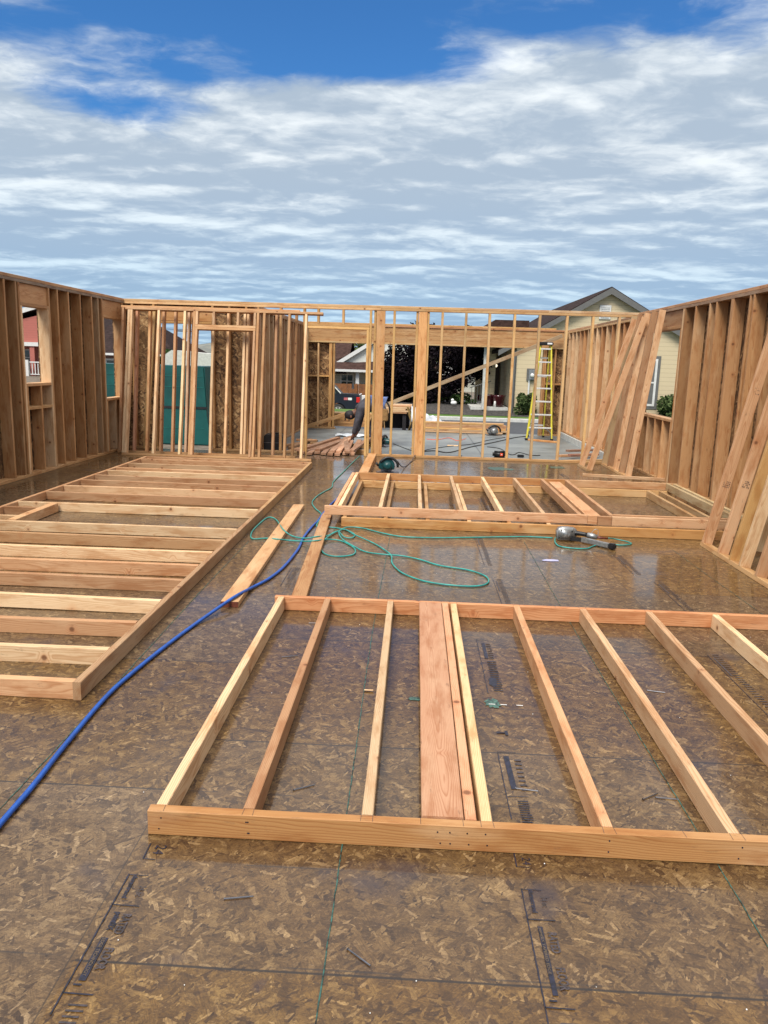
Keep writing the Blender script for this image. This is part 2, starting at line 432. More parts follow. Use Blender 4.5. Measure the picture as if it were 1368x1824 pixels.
def tubebm(bm, pts, rad, seg=8, cap=True):
    pts = [V(p) for p in pts]; rings = []
    up = V((0, 0, 1))
    for i, p in enumerate(pts):
        t = (pts[min(i + 1, len(pts) - 1)] - pts[max(i - 1, 0)])
        if t.length < 1e-9: t = V((0, 1, 0))
        t.normalize()
        a = t.cross(up)
        if a.length < .05: a = t.cross(V((0, 1, 0)))
        a.normalize(); b = t.cross(a)
        rr = rad[i] if isinstance(rad, (list, tuple)) else rad
        rings.append([bm.verts.new(p + (a * math.cos(2 * math.pi * k / seg) + b * math.sin(2 * math.pi * k / seg)) * rr) for k in range(seg)])
    for r0, r1 in zip(rings, rings[1:]):
        for k in range(seg): bm.faces.new((r0[k], r0[(k + 1) % seg], r1[(k + 1) % seg], r1[k]))
    if cap:
        bm.faces.new(rings[0][::-1]); bm.faces.new(rings[-1])
def smoothpath(pts, n=8):
    P = [V(p) for p in pts]; out = []
    for i in range(len(P) - 1):
        p0, p1, p2, p3 = P[max(i - 1, 0)], P[i], P[i + 1], P[min(i + 2, len(P) - 1)]
        for k in range(n):
            t = k / n
            out.append(.5 * ((2 * p1) + (p2 - p0) * t + (2 * p0 - 5 * p1 + 4 * p2 - p3) * t * t + (3 * p1 - p0 - 3 * p2 + p3) * t ** 3))
    out.append(P[-1]); return out

def board(name, p0, p1, w, t, wdir, tint, parent=None, ch=.0028, warp=0):
    """a sawn board: centre line p0->p1, wide side w along wdir, thin side t"""
    p0 = V(p0); p1 = V(p1); X = p1 - p0; L = X.length; X.normalize()
    Y = V(wdir); Y = (Y - X * Y.dot(X)).normalized(); Z = X.cross(Y)
    bm = bmesh.new(); hw, ht = w / 2, t / 2
    prof = [(-hw + ch, -ht), (hw - ch, -ht), (hw, -ht + ch), (hw, ht - ch), (hw - ch, ht), (-hw + ch, ht), (-hw, ht - ch), (-hw, -ht + ch)]
    ns = 7 if L > 1.2 else 1; rings = []
    bw = random.uniform(-1, 1) * warp; bt = random.uniform(-1, 1) * warp
    for i in range(ns + 1):
        u = i / ns; bow = 4 * u * (1 - u)
        rings.append([bm.verts.new(((u - .5) * L, y + bow * bw + random.uniform(-.0006, .0006), z + bow * bt + random.uniform(-.0006, .0006))) for y, z in prof])
    for a, b in zip(rings, rings[1:]):
        for k in range(8): bm.faces.new((a[k], b[k], b[(k + 1) % 8], a[(k + 1) % 8]))
    bm.faces.new(rings[0]); bm.faces.new(rings[-1][::-1])
    bmesh.ops.recalc_face_normals(bm, faces=bm.faces)
    me = bpy.data.meshes.new(name); bm.to_mesh(me); bm.free()
    o = link(name, me, WOOD, parent)
    c = (p0 + p1) / 2
    if parent is not None: c = c - parent_world(parent)
    mt = Matrix((X, Y, Z)).transposed().to_4x4()
    if name in ('stud', 'cripple'): mt = mt @ Matrix.Rotation(R(random.uniform(-.9, .9)), 4, 'X') @ Matrix.Rotation(R(random.uniform(-.10, .10)), 4, 'Z')
    mt.translation = c; o.matrix_local = mt
    k = random.uniform(.88, 1.1)
    o.color = (min(1, tint[0] * k), min(1, tint[1] * k), min(1, tint[2] * k), 1)
    return o
def rt(base=None, ps=.25):
    r = random.random()
    if base is None: base = PINK
    if r < ps: return mixc(base, PALE, random.uniform(.5, 1))
    if r < .55: return mixc(base, ORANGE, random.uniform(.1, .6))
    return mixc(base, TAN, random.uniform(0, .4))
T = .038; W4 = .089; W6 = .14
# board helpers: axis aligned
def bx(name, x0, x1, y, z, wdir, w, tint, parent, t=T, **k): return board(name, (x0, y, z), (x1, y, z), w, t, wdir, tint, parent, **k)
def by(name, y0, y1, x, z, wdir, w, tint, parent, t=T, **k): return board(name, (x, y0, z), (x, y1, z), w, t, wdir, tint, parent, **k)
def bz(name, z0, z1, x, y, wdir, w, tint, parent, t=T, **k): return board(name, (x, y, z0), (x, y, z1), w, t, wdir, tint, parent, **k)
DX, DY, DZ = (1, 0, 0), (0, 1, 0), (0, 0, 1)

# ================================================================= SETTING
G0 = -.5
def gz(x, y):
    z = G0
    if y > 33:
        s = min(1, (y - 33) / 9); s = s * s * (3 - 2 * s)
        k = max(0, min(1, (1.8 - x) / 2.0)) if x > -16 else max(0, (x + 30) / 14)
        z = G0 - 1.25 * s * k
    return z
bm = bmesh.new()
xs = [-900, -300, -120, -60, -40] + [-30 + i * 1.0 for i in range(61)] + [40, 60, 120, 300, 900]
ys = [-300, -60, -20, 0, 10, 20, 28] + [33 + i * 1.0 for i in range(14)] + [50, 60, 80, 120, 300, 1500]
gv = [[bm.verts.new((x, y, gz(x, y))) for x in xs] for y in ys]
for j in range(len(ys) - 1):
    for i in range(len(xs) - 1): bm.faces.new((gv[j][i], gv[j][i + 1], gv[j + 1][i + 1], gv[j + 1][i]))
tag(bmesh_obj('ground', bm, M['dirt']), kind='structure')
def sheet(name, x0, x1, y0, y1, mat, dz, step=1.0):
    bm = bmesh.new(); nx = max(1, int((x1 - x0) / step)); ny = max(1, int((y1 - y0) / step))
    g = [[bm.verts.new((x0 + (x1 - x0) * i / nx, y0 + (y1 - y0) * j / ny, 0)) for i in range(nx + 1)] for j in range(ny + 1)]
    for r_ in g:
        for v in r_: v.co.z = gz(v.co.x, v.co.y) + dz
    for j in range(ny):
        for i in range(nx): bm.faces.new((g[j][i], g[j][i + 1], g[j + 1][i + 1], g[j + 1][i]))
    return tag(bmesh_obj(name, bm, mat), kind='structure')
sheet('road', -30, 30, 22.5, 29.0, M['asphalt'], .012)
sheet('driveway', -2.6, 3.4, 19.45, 22.6, CONC, .03)
kb = obox('kerb', (-30, 29.0, G0 - .1), (30, 29.35, G0 + .13), M['kerb'], None, .015); tag(kb, kind='structure')
sheet('grass_strip', -30, 30, 29.35, 32.0, M['grass'], .03, .5)
sheet('lawn', -30, 1.2, 32.0, 45.0, M['grass'], .034, .5)
# mulch bed rising to the house
bm = bmesh.new(); nx, ny = 30, 12
g = [[None] * (nx + 1) for _ in range(ny + 1)]
for j in range(ny + 1):
    for i in range(nx + 1):
        x = -1.3 + 17 * i / nx; y = 31.9 + 9.5 * j / ny
        z = G0 + .05 + .22 * min(1, j / 4) + random.uniform(-.015, .015)
        g[j][i] = bm.verts.new((x, y, z))
for j in range(ny):
    for i in range(nx): bm.faces.new((g[j][i], g[j][i + 1], g[j + 1][i + 1], g[j + 1][i]))
tag(bmesh_obj('mulch_bed', bm, M['mulch']), kind='structure')
# foundation skirt, floor deck, slab
tag(obox('foundation', (-4.98, -4.0, G0 - .1), (3.68, 13.02, -.03), M['kerb']), kind='structure')
floor = obox('floor', (-5.0, -4.2, -.028), (3.70, 13.045, 0), FLOORM); tag(floor, kind='structure')
tag(obox('concrete_slab', (-2.86, 13.05, G0 - .1), (3.74, 19.32, -.09), CONC), kind='structure')

# --- floor marks (children of the floor)
def strip(name, pts, w, mat, z=.0022, jit=0):
    bm = bmesh.new(); L = []; 
    for i, p in enumerate(pts):
        a = V(pts[max(0, i - 1)]); b = V(pts[min(len(pts) - 1, i + 1)]); t = (b - a).normalized(); n = V((-t.y, t.x))
        j = random.uniform(-jit, jit); ww = w * random.uniform(.7, 1.2) if jit else w
        L.append((bm.verts.new((p[0] + n.x * ww / 2 + j, p[1] + n.y * ww / 2, z)), bm.verts.new((p[0] - n.x * ww / 2 + j, p[1] - n.y * ww / 2, z))))
    for a, b in zip(L, L[1:]): bm.faces.new((a[0], b[0], b[1], a[1]))
    return bmesh_obj(name, bm, mat, floor)
for x, y0, y1 in ((-.192, .6, 7.0), (1.03, .6, 6.9), (-1.40, 1.5, 6.5), (2.35, 3.0, 6.8)):
    n = int((y1 - y0) / .04)
    strip('chalk_line', [(x + .0 + .008 * math.sin(k * .05), y0 + (y1 - y0) * k / n) for k in range(n + 1)], .0038, M['chalk'], jit=.0014)
def blot(name, cx, cy, rx, ry, mat, z=.0024, n=26, rough=.25):
    bm = bmesh.new(); c = bm.verts.new((cx, cy, z)); L = []
    for k in range(n):
        a = 2 * math.pi * k / n; q = 1 + random.uniform(-rough, rough)
        L.append(bm.verts.new((cx + rx * q * math.cos(a), cy + ry * q * math.sin(a), z)))
    for k in range(n): bm.faces.new((c, L[k], L[(k + 1) % n]))
    return bmesh_obj(name, bm, mat, floor)
paint_g = simple('thin_green_paint', (.05, .115, .085), .3, var=.45, scale=60)
blot('paint_blot', .42, 3.43, .035, .05, paint_g); blot('paint_blot', .05, 3.44, .03, .02, paint_g)
blot('paint_blot', -2.35, 6.75, .22, .12, paint_g); blot('paint_blot', 1.35, 11.9, .2, .18, paint_g)
blot('paint_blot', 2.3, 12.3, .14, .14, paint_g); blot('paint_blot', -3.1, 4.6, .15, .03, paint_g)
for x in (.40, .455, .53): strip('white_fleck', [(x, 3.417), (x + .03, 3.416)], .006, M['white'], .0036)
def text(body, x, y, size, mat, z=.0026, xs=1, rot=-90, bold=0):
    cu = bpy.data.curves.new('txt', 'FONT'); cu.body = body; cu.size = size; cu.align_x = 'LEFT'; cu.offset = bold
    ob = bpy.data.objects.new('txt', cu); COL.objects.link(ob)
    bpy.context.view_layer.update()
    me = bpy.data.meshes.new_from_object(ob.evaluated_get(bpy.context.evaluated_depsgraph_get()))
    bpy.data.objects.remove(ob)
    me.transform(Matrix.Translation((x, y, z)) @ Matrix.Rotation(R(rot), 4, 'Z') @ Matrix.Diagonal((xs, 1, 1, 1)))
    me.materials.clear()
    fl = parent_world(floor); me.transform(Matrix.Translation(-fl))
    return link('printed_text', me, mat, floor)
def ticks(x, y0, y1, w, n, h, mat):
    for k in range(n):
        yy = y0 + (y1 - y0) * k / max(1, n - 1)
        strip('printed_bar', [(x, yy), (x + w * random.uniform(.8, 1), yy)], h, mat)
woodish = simple('bare_strand', (.16, .11, .06), .5, var=.2, scale=50)
def stamp(x, yt):
    """one factory print: long rule, boxed name, wording bar, cross rule, comb marks"""
    strip('printed_rule', [(x, yt + .03 - .018 * k) for k in range(30)], .0045, M['ink'], jit=.0005)
    strip('printed_rule', [(x, yt + .028), (x + .06, yt + .028)], .003, M['ink'])
    strip('printed_rule', [(x, yt - .105), (x + .08, yt - .107)], .004, M['ink'])
    text('durastrand', x + .017, yt + .025, .021, M['ink'], xs=1.12, bold=.0008)
    text('pointSIX', x + .024, yt - .135, .024, M['ink'], xs=.85, bold=.0012)
    strip('printed_bar', [(x + .031, yt - .235), (x + .031, yt - .385)], .019, M['ink'])
    text('EDGE TECHNOLOGY', x + .0265, yt - .24, .0135, woodish, z=.0042, xs=1.02)
    strip('printed_bar', [(x + .015, yt - .398), (x + .036, yt - .398)], .006, M['ink'])
    strip('printed_rule', [(x, yt - .425), (x + .078, yt - .427)], .0045, M['ink'])
    ticks(x + .03, yt - .46, yt - .58, .05, 8, .006, M['inkfade'])
    text('24 oc', x + .052, yt - .02, .03, M['inkfade'], xs=.7); text('RATED', x + .048, yt - .14, .034, M['inkfade'], xs=.75, bold=.001); text('FLOOR', x + .048, yt - .27, .034, M['inkfade'], xs=.7, bold=.001)
stamp(-.824, 2.055)
def stamp2(x, yt):
    strip('printed_rule', [(x, yt + .03 - .018 * k) for k in range(34)], .0042, M['ink'], jit=.0005)
    strip('printed_rule', [(x, yt + .028), (x + .06, yt + .028)], .003, M['ink'])
    strip('printed_rule', [(x, yt - .102), (x + .08, yt - .102)], .004, M['ink'])
    text('durastrand', x + .02, yt + .027, .021, M['ink'], xs=1.1, bold=.0008)
    strip('printed_bar', [(x + .031, yt - .13), (x + .033, yt - .375)], .014, M['ink'])
    text('pointSIX TAPERED EDGE', x + .0272, yt - .137, .011, woodish, z=.0042, xs=1.45)
    strip('printed_bar', [(x + .014, yt - .392), (x + .034, yt - .392)], .006, M['ink'])
    strip('printed_rule', [(x, yt - .413), (x + .075, yt - .415)], .004, M['ink'])
    text('24 oc', x + .052, yt - .0, .03, M['inkfade'], xs=.7)
    text('RATED', x + .05, yt - .15, .034, M['inkfade'], xs=.75, bold=.001); text('FLOOR', x + .05, yt - .28, .034, M['inkfade'], xs=.7, bold=.001); ticks(x + .03, yt - .46, yt - .57, .05, 6, .005, M['inkfade'])
stamp2(.380, 2.085)
strip('printed_rule', [(.394, 2.963 - .02 * k) for k in range(25)], .004, M['ink'], jit=.0005)
strip('printed_rule', [(.394, 2.963), (.47, 2.964)], .003, M['ink']); strip('printed_rule', [(.397, 2.63), (.475, 2.632)], .003, M['ink'])
strip('printed_bar', [(.425, 2.93), (.428, 2.68)], .022, M['ink']); ticks(.43, 2.6, 2.47, .045, 10, .006, M['ink'])
ticks(.455, 2.9, 2.68, .03, 8, .012, M['inkfade']); text('T', .412, 3.15, .06, M['ink'], bold=.004)
strip('printed_rule', [(.408, 4.29 - .03 * k) for k in range(26)], .004, M['ink'], jit=.0005)
strip('printed_bar', [(.441, 4.235), (.441, 3.995)], .02, M['ink']); ticks(.455, 4.22, 4.0, .03, 9, .012, M['inkfade'])
strip('printed_rule', [(.41, 4.285), (.48, 4.285)], .003, M['ink']); ticks(.44, 3.95, 3.58, .05, 16, .012, M['ink'])
blot('printed_smudge', .445, 3.68, .02, .06, M['ink'])
strip('printed_rule', [(-.81, 2.241), (-.808, 2.163), (-.77, 2.16)], .0045, M['ink']); text('24', -.787, 2.235, .05, M['ink'])
strip('printed_rule', [(.379, 2.30), (.379, 2.22), (.42, 2.22)], .0045, M['ink']); text('24', .40, 2.27, .04, M['ink'])
for (x, y0, y1) in ((.63, 5.0, 5.6), (.6, 6.0, 7.0), (1.75, 5.9, 6.5), (1.85, 4.9, 5.7), (1.70, 3.3, 4.2), (-.9, 5.2, 5.7), (1.95, 2.9, 3.9), (2.0, 8.2, 9.0), (-3.0, 3.4, 4.0), (-2.9, 6.6, 6.95), (2.2, 11, 11.6), (.8, 8.2, 9.2)):
    n = int((y1 - y0) / .028)
    ticks(x + .03, y1, y0, .04, n, .009, M['inkfade']); strip('printed_rule', [(x, y1), (x + .002, y0)], .004, M['ink'])
    strip('printed_bar', [(x + .02, y1 - .05), (x + .02, y1 - .3)], .011, M['inkfade'])
# crumbs of sawdust and paint on the floor
bm = bmesh.new()
for k in range(80):
    x = random.uniform(-2.5, 2.8); y = random.uniform(1.45, 6.6); s = random.uniform(.001, .0024)
    bmesh.ops.create_icosphere(bm, subdivisions=1, radius=s, matrix=Matrix.Translation((x, y, s * .8)))
tag(bmesh_obj('sawdust_crumbs', bm, M['white']), 'tiny white crumbs scattered over the wet subfloor', 'debris', kind='stuff')

# ================================================================= LAID PANELS
def stud_y(y, x0, x1, z, w, par, tint=None, name='stud'):      # board along x, on edge
    return bx(name, x0, x1, y, z, DZ, w, tint or rt(), par, warp=.003)
# 1. foreground panel
P = thing('wall_frame', 'unfinished stud wall frame lying flat in the foreground, with one wide flat board near its middle', 'wall frame', (1.4, 3.5, 0), 'wall frames lying on the floor')
z = W4 / 2 + .001
by_ = lambda x, tint, name='stud', t=T: by(name, 2.328, 4.672, x, z, DZ, W4, tint, P, t=t, warp=.003)
bx('bottom_plate', -.835, 3.6, 2.307, z, DZ, W4, (.40, .205, .075), P)
bx('top_plate', -.842, 3.6, 4.693, z, DZ, W4, (.62, .30, .14), P)
for x, t_ in ((-.80, PALE), (-.505, PINK), (-.108, PALE), (.289, mixc(PALE, (.8, .6, .3), .5)), (.685, PINK), (1.098, mixc(PINK, PALE, .5)), (1.506, mixc(PINK, PALE, .35)), (1.915, PALE), (2.32, PINK), (2.73, PALE)):
    by_(x, t_)
by('flat_board', 2.33, 4.67, .143, W4 - .012, DX, .14, (.60, .335, .20), P, t=.036)
by('stud', 2.33, 4.67, .236, z + .002, DZ, W4, (.60, .33, .19), P)
# knot & nail heads on the front plate
bm = bmesh.new()
for x in (-.79, -.5, -.5, .13, .16, .23, .29, .68, 1.1):
    for zz in (.025, .065):
        m_ = Matrix.Translation((x + random.uniform(-.01, .01), 2.2878, zz)) @ Matrix.Rotation(R(90), 4, 'X')
        bmesh.ops.create_cone(bm, cap_ends=True, segments=10, radius1=.0027, radius2=.0027, depth=.0015, matrix=m_)
bmesh_obj('nail_heads', bm, M['ink'], P)

bm = bmesh.new()
for x in (-.782, -.52, -.485, -.128, -.088, .07, .21, .268, .31, .665, .705, 1.078, 1.118, .93, 1.486, 1.526):
    for ya, yb3 in ((2.289, 2.3255), (4.675, 4.711)):
        sx = random.uniform(-.003, .003); zt_ = W4 + .0016
        bm.faces.new([bm.verts.new(q) for q in ((x - .0007, ya, zt_), (x + .0007, ya, zt_), (x + .0007 + sx, yb3, zt_), (x - .0007 + sx, yb3, zt_))])
bmesh_obj('pencil_marks', bm, M['inkfade'], P)

# 2. left panel with window opening
P = thing('wall_frame', 'long stud wall frame lying flat along the left, with a window opening framed in it', 'wall frame', (-2.74, 7.2, 0), 'wall frames lying on the floor')
z = W4 / 2 + .001; KP = 1.0357
by('bottom_plate', 3.26, 7.56, -1.500, z, DZ, W4, (.56, .35, .19), P); by('bottom_plate', 7.563, 11.26, -1.500, z, DZ, W4, TAN, P)
by('top_plate', 3.26, 11.26, -3.96, z, DZ, W4, PINK, P)
tl = [PINK, PALE, PINK, PALE, PINK, PINK, mixc(PALE, PINK, .3), mixc(PINK, TAN, .5), PALE]
for y, t_ in zip((3.175, 3.565, 3.955, 4.355, 4.80, 5.165, 5.54, 5.94, 6.345), tl):
    bx('stud', -3.94, -1.520, y * KP, z, DZ, W4, t_, P, warp=.004)
for y, t_ in zip((7.225, 7.80, 8.21, 8.63, 9.03, 9.43, 9.70, 10.13, 10.62, 10.85), (PALE, PINK, mixc(PINK, PALE, .4), PINK, PINK, PALE, PINK, mixc(PINK, PALE, .5), PINK, PINK)):
    bx('stud', -3.94, -1.520, y * KP, z, DZ, W4, t_, P, warp=.004)
by('window_header', 6.366 * KP + .02, 7.205 * KP - .02, -3.56, z + .002, DZ, W4, mixc(PINK, TAN, .4), P, t=.076)
for y in (6.80, 7.2): bx('cripple', -3.94, -3.60, y, z, DZ, W4, PALE if y < 7 else PINK, P)

# 3. middle panels, one on the other
P = thing('wall_frame', 'stud wall frame lying on the floor underneath another frame in the middle of the room', 'wall frame', (1.2, 8.4, 0), 'wall frames lying on the floor')
z = W4 / 2 + .001
bx('bottom_plate', -.665, 3.05, 7.275, z, DZ, W4, (.46, .25, .09), P)
bx('top_plate', -.66, 3.28, 9.665, z, DZ, W4, (.58, .36, .16), P)
for x in (-.64, -.24, .165, .565, .95, 1.33): by('stud', 7.295, 9.645, x, z, DZ, W4, rt(TAN), P)
for x in (2.95, 3.1): by('stud', 7.295, 9.645, x, z, DZ, W4, TAN, P)
P2 = thing('wall_frame', 'stud wall frame with a broad opening at its right end, stacked on top of another frame', 'wall frame', (1.2, 8.5, W4 + .002), 'wall frames lying on the floor')
z = W4 * 1.5 + .003
bx('bottom_plate', -.842, 1.700, 7.379, z, DZ, W4, (.66, .40, .23), P2)
bx('block', 1.703, 1.793, 7.379, z - .002, DZ, W4, PINK, P2); bx('block', 1.796, 1.925, 7.35, z - .003, DZ, W4, PINK, P2)
bx('window_sill', 1.928, 3.02, 7.345, z - .001, DZ, W4, (.66, .42, .24), P2); bx('window_sill', 1.96, 3.15, 7.43, z + .004, DZ, W4, PINK, P2)
bx('top_plate', -.72, 1.95, 9.72, z, DZ, W4, ORANGE, P2); bx('top_plate', 1.953, 3.26, 9.725, z, DZ, W4, (.56, .34, .18), P2)
for x, t_ in ((-.70, PALE), (-.765 + .02, PINK), (-.30, PALE), (.09, PALE), (.49, mixc(PALE, PINK, .3)), (.885, PALE), (1.285, mixc(PALE, PINK, .4)), (1.635, PINK), (1.94, PINK)):
    by('stud', 7.40, 9.70, x, z, DZ, W4, t_, P2, warp=.003)
by('flat_board', 7.40, 9.70, 1.79, z + .0, DX, .14, PINK, P2, t=.034)
by('stud', 7.45, 9.70, 3.20, z, DZ, W4, (.56, .43, .24), P2); by('stud', 7.45, 9.70, 3.285, z, DZ, W4, (.56, .43, .24), P2)
bx('cripple', 2.13, 2.20, 7.39, z, DZ, .04, PALE, P2, t=.05)

# loose boards
def loose(name, p0, p1, w, t, wdir, tint, label, cat='board', group='loose boards on the floor'):
    o = board(name, p0, p1, w, t, wdir, tint); tag(o, label, cat, group); return o
loose('loose_board', (-1.207, 8.13, .0195), (-1.137, 4.69, .0195), .14 * .82, .037, DX, (.55, .34, .17), 'loose board on the floor beside the long left frame, its near cut end painted red-brown')
rb = simple('red_brown_end', (.13, .03, .012), .6, var=.2, scale=40)
lb = [o for o in bpy.data.objects if o.name.startswith('loose_board')][0]
bm = bmesh.new(); box(bm, (1.719, -.0565, -.018), (1.7245, .0565, .018)); me_ = bpy.data.meshes.new('painted_end'); bm.to_mesh(me_); bm.free(); link('painted_end', me_, rb, lb)
loose('loose_board', (-.855, 7.75, .0195), (-.715, 4.80, .0195), .10, .037, DX, (.52, .29, .13), 'loose board with dark nail holes reaching to the corner of the foreground frame')
loose('loose_board', (-.665, 12.64, .046), (-.665, 10.40, .046), .13, .088, DX, ORANGE, 'thick board on the floor leading from the wide post to the middle frames')
loose('loose_board', (2.22, 10.08, .1995), (3.22, 9.90, .1995), .038, .04, DZ, mixc(PINK, PALE, .5), 'short board lying across the far edge of the stacked frames')
bx('block', 2.15, 3.0, 10.15, .02, DY, .14, TAN, None).name = 'loose_board'
tag(bpy.data.objects[-1] if False else [o for o in bpy.data.objects if o.name.startswith('loose_board') and 'label' not in o.keys()][0], 'flat board on the floor just behind the far edge of the stacked frames', 'board', 'loose boards on the floor')

# ================================================================= STANDING WALLS
HT = 2.467; PT = HT - .019; PT2 = PT - T; SH = HT - 2 * T      # plates / stud top
def side_wall(P, x, inner, y0, y1, studs, wins, base=0., ht=HT, w=W6, tint=WALLB, dbl=GREY, plate_tint=None, sheath=True):
    """wall in the plane x = inner face; 'inner' = +1 if its room side faces +x"""
    xc = x - inner * w / 2
    n = max(1, int((y1 - y0) / 2.6))
    for k in range(n):
        a = y0 + (y1 - y0) * k / n + .002; b = y0 + (y1 - y0) * (k + 1) / n
        by('top_plate', a, b, xc + random.uniform(-.003, .003), ht - .019, DX, w, plate_tint or mixc(tint, PINK, .5), P)
    by('top_plate', y0, y1, xc, ht - .019 - T - .001, DX, w, dbl, P)
    by('bottom_plate', y0, y1, xc, base + .0195, DX, w, mixc(tint, TAN, .5), P)
    st = ht - 2 * T - .002
    def inwin(y): return any(a - .02 < y < b + .02 for a, b, *_ in wins)
    for y in studs:
        if inwin(y): continue
        bz('stud', base + .04, st, xc, y, DX, w, rt(tint, .30), P, warp=.003)
    for (a, b, z0, z1) in wins:
        bz('king_stud', base + .04, st, xc, a - .060, DX, w, rt(tint), P); bz('king_stud', base + .04, st, xc, b + .060, DX, w, rt(tint), P)
        bz('trimmer', base + .04, z1 - .001, xc, a - .020, DX, w, rt(tint), P); bz('trimmer', base + .04, z1 - .001, xc, b + .020, DX, w, rt(tint), P)
        by('header', a - .04, b + .04, xc, (z1 + T + st) / 2, DZ, st - z1 - T - .002, mixc(tint, PINK, .3), P, t=w - .05)
        by('header', a - .04, b + .04, xc, z1 + T / 2, DX, w, tint, P)
        by('sill', a, b, xc, z0 - .0195, DX, w, mixc(tint, PALE, .3), P)
        q = a + .02
        while q < b:
            bz('cripple', base + .04, z0 - .04, xc, q, DX, w, rt(tint), P); q += .36
    if sheath:
        xo = x - inner * (w + .001); x2 = xo - inner * .011
        bm = bmesh.new(); y = y0
        cuts = sorted(wins)
        for (a, b, z0, z1) in cuts:
            box(bm, (xo, y, base), (x2, a, ht)); box(bm, (xo, a + .0, base), (x2, b, z0 - .0)); box(bm, (xo, a, z1), (x2, b, ht)); y = b
        box(bm, (xo, y, base), (x2, y1, ht))
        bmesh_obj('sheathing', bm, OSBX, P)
P = thing('framed_wall', 'standing stud wall on the left with two window openings and weathered grey top plate', 'framed wall', (-4.92, 9, 0))
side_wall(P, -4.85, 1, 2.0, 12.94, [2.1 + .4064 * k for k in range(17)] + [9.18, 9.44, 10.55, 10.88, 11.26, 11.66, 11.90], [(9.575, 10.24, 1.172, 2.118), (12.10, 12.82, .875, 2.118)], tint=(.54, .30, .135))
by('block', 9.575, 10.24, -4.92, .86, DX, W6, TAN, P)
P = thing('framed_wall', 'standing stud wall on the right with a window opening behind leaning frames', 'framed wall', (3.62, 8, 0))
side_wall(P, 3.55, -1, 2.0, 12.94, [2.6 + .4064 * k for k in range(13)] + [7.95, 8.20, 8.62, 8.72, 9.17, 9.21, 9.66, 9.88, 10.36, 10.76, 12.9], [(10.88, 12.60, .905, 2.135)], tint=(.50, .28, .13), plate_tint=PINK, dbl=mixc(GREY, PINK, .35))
# back wall
P = thing('framed_wall', 'pale stud wall across the back of the room with a doorway and two wide posts', 'framed wall', (-.6, 12.99, 0))
yb = 12.995; w = W4
for a, b, t_ in ((-4.98, -2.3, GOLD), (-2.297, .9, GOLD), (.903, 2.1, ORANGE), (2.103, 3.55, PALE)):
    bx('top_plate', a, b, yb, HT - .019, DY, w, mixc(t_, PALE, .4), P)
bx('top_plate', -4.98, -.6, yb, HT - .058, DY, w, mixc(GOLD, PALE, .5), P); bx('top_plate', -.597, 3.54, yb, HT - .058, DY, w, mixc(GOLD, PALE, .3), P)
bx('bottom_plate', -.83, 3.54, yb, .0195, DY, w, (.5, .3, .13), P)
st = HT - 2 * T - .003
YEL = (.70, .45, .18)
for x in (.40, .785, 1.165, 1.57, 1.975, 2.415, 2.83, 3.25, 3.5): bz('stud', .04, st, x, yb, DY, w, mixc(YEL, PALE, random.random() * .6), P, warp=.005)
bz('stud', .04, st, -.383, yb, DY, w, YEL, P)
for x0 in (-.715, -.028):
    bz('stud', .04, st, x0 + .019, yb + .02, DY, w, YEL, P)
    bz('post', .04, st, x0 + .113, yb - .02, DX, .14, (.68, .38, .16), P)
    bz('stud', .04, st, x0 + .20, yb + .02, DY, w, YEL, P) if x0 > -.5 else None
bz('trimmer', .0, 2.075, -.812, yb, DY, w, YEL, P); bz('king_stud', .04, st, -.77, yb, DY, w, YEL, P)
bz('king_stud', .0, st, -1.86, yb, DY, w, GOLD, P); bz('trimmer', .0, 2.075, -1.82, yb, DY, w, YEL, P)
bx('header', -1.84, -.792, yb, 2.096, DY, w, YEL, P); bx('header', -1.84, -.792, yb, 2.136, DY, w, GOLD, P)
for x in (-1.63, -1.22): bz('cripple', 2.157, st, x, yb, DY, w, GOLD, P)
for x in (-2.62, -2.25): bz('stud', .04, st, x, yb, DY, w, TAN, P)
for x in (-4.93, -4.72, -4.36, -3.38, -3.1, -2.82): bz('stud', .04, st, x, yb, DY, w, mixc(GOLD, WALLB, .5), P)
bx('bottom_plate', -4.83, -4.30, yb, .0195, DY, w, TAN, P); bx('bottom_plate', -3.42, -1.85, yb, .0195, DY, w, TAN, P)
bx('header', -4.34, -3.40, yb, 2.11, DY, w, GOLD, P); bx('header', -4.34, -3.40, yb, 2.25, DZ, .23, mixc(WALLB, GOLD, .4), P, t=.06)
bm = bmesh.new(); ya, yc = 13.041, 13.052
box(bm, (-4.99, ya, -.1), (-4.305, yc, HT)); box(bm, (-3.43, ya, -.1), (-2.85, yc, HT)); box(bm, (-4.305, ya, 2.09), (-3.43, yc, HT))
bmesh_obj('sheathing', bm, OSBY, P)
# garage walls
P = thing('framed_wall', 'stud wall along the left side of the garage, seen edge-on behind the leaning frames', 'framed wall', (-2.77, 16, -.09))
side_wall(P, -2.70, 1, 13.06, 19.0, [13.15 + .4064 * k for k in range(15)], [], base=-.085, ht=2.44, tint=(.5, .27, .135), dbl=WALLB)
P = thing('framed_wall', 'stud wall along the right side of the garage behind the yellow ladder', 'framed wall', (3.65, 16, -.09))
side_wall(P, 3.58, -1, 13.06, 19.0, [13.15 + .4064 * k for k in range(15)], [], base=.03, ht=2.44, tint=(.55, .29, .14), dbl=TAN)
tag(obox('concrete_kerb', (3.54, 13.06, -.11), (3.74, 19.0, .028), M['kerb']), kind='structure')
P = thing('framed_wall', 'garage front wall with a deep beam spanning its wide open doorway', 'framed wall', (.4, 19.08, -.09))
yg = 19.09
bx('bottom_plate', -2.68, -1.95, yg, -.07, DY, W6, TAN, P); bx('bottom_plate', 3.04, 3.56, yg, -.07, DY, W6, TAN, P)
bx('beam', -2.68, 3.56, yg, 2.21, DZ, .36, (.66, .39, .175), P, t=.13)
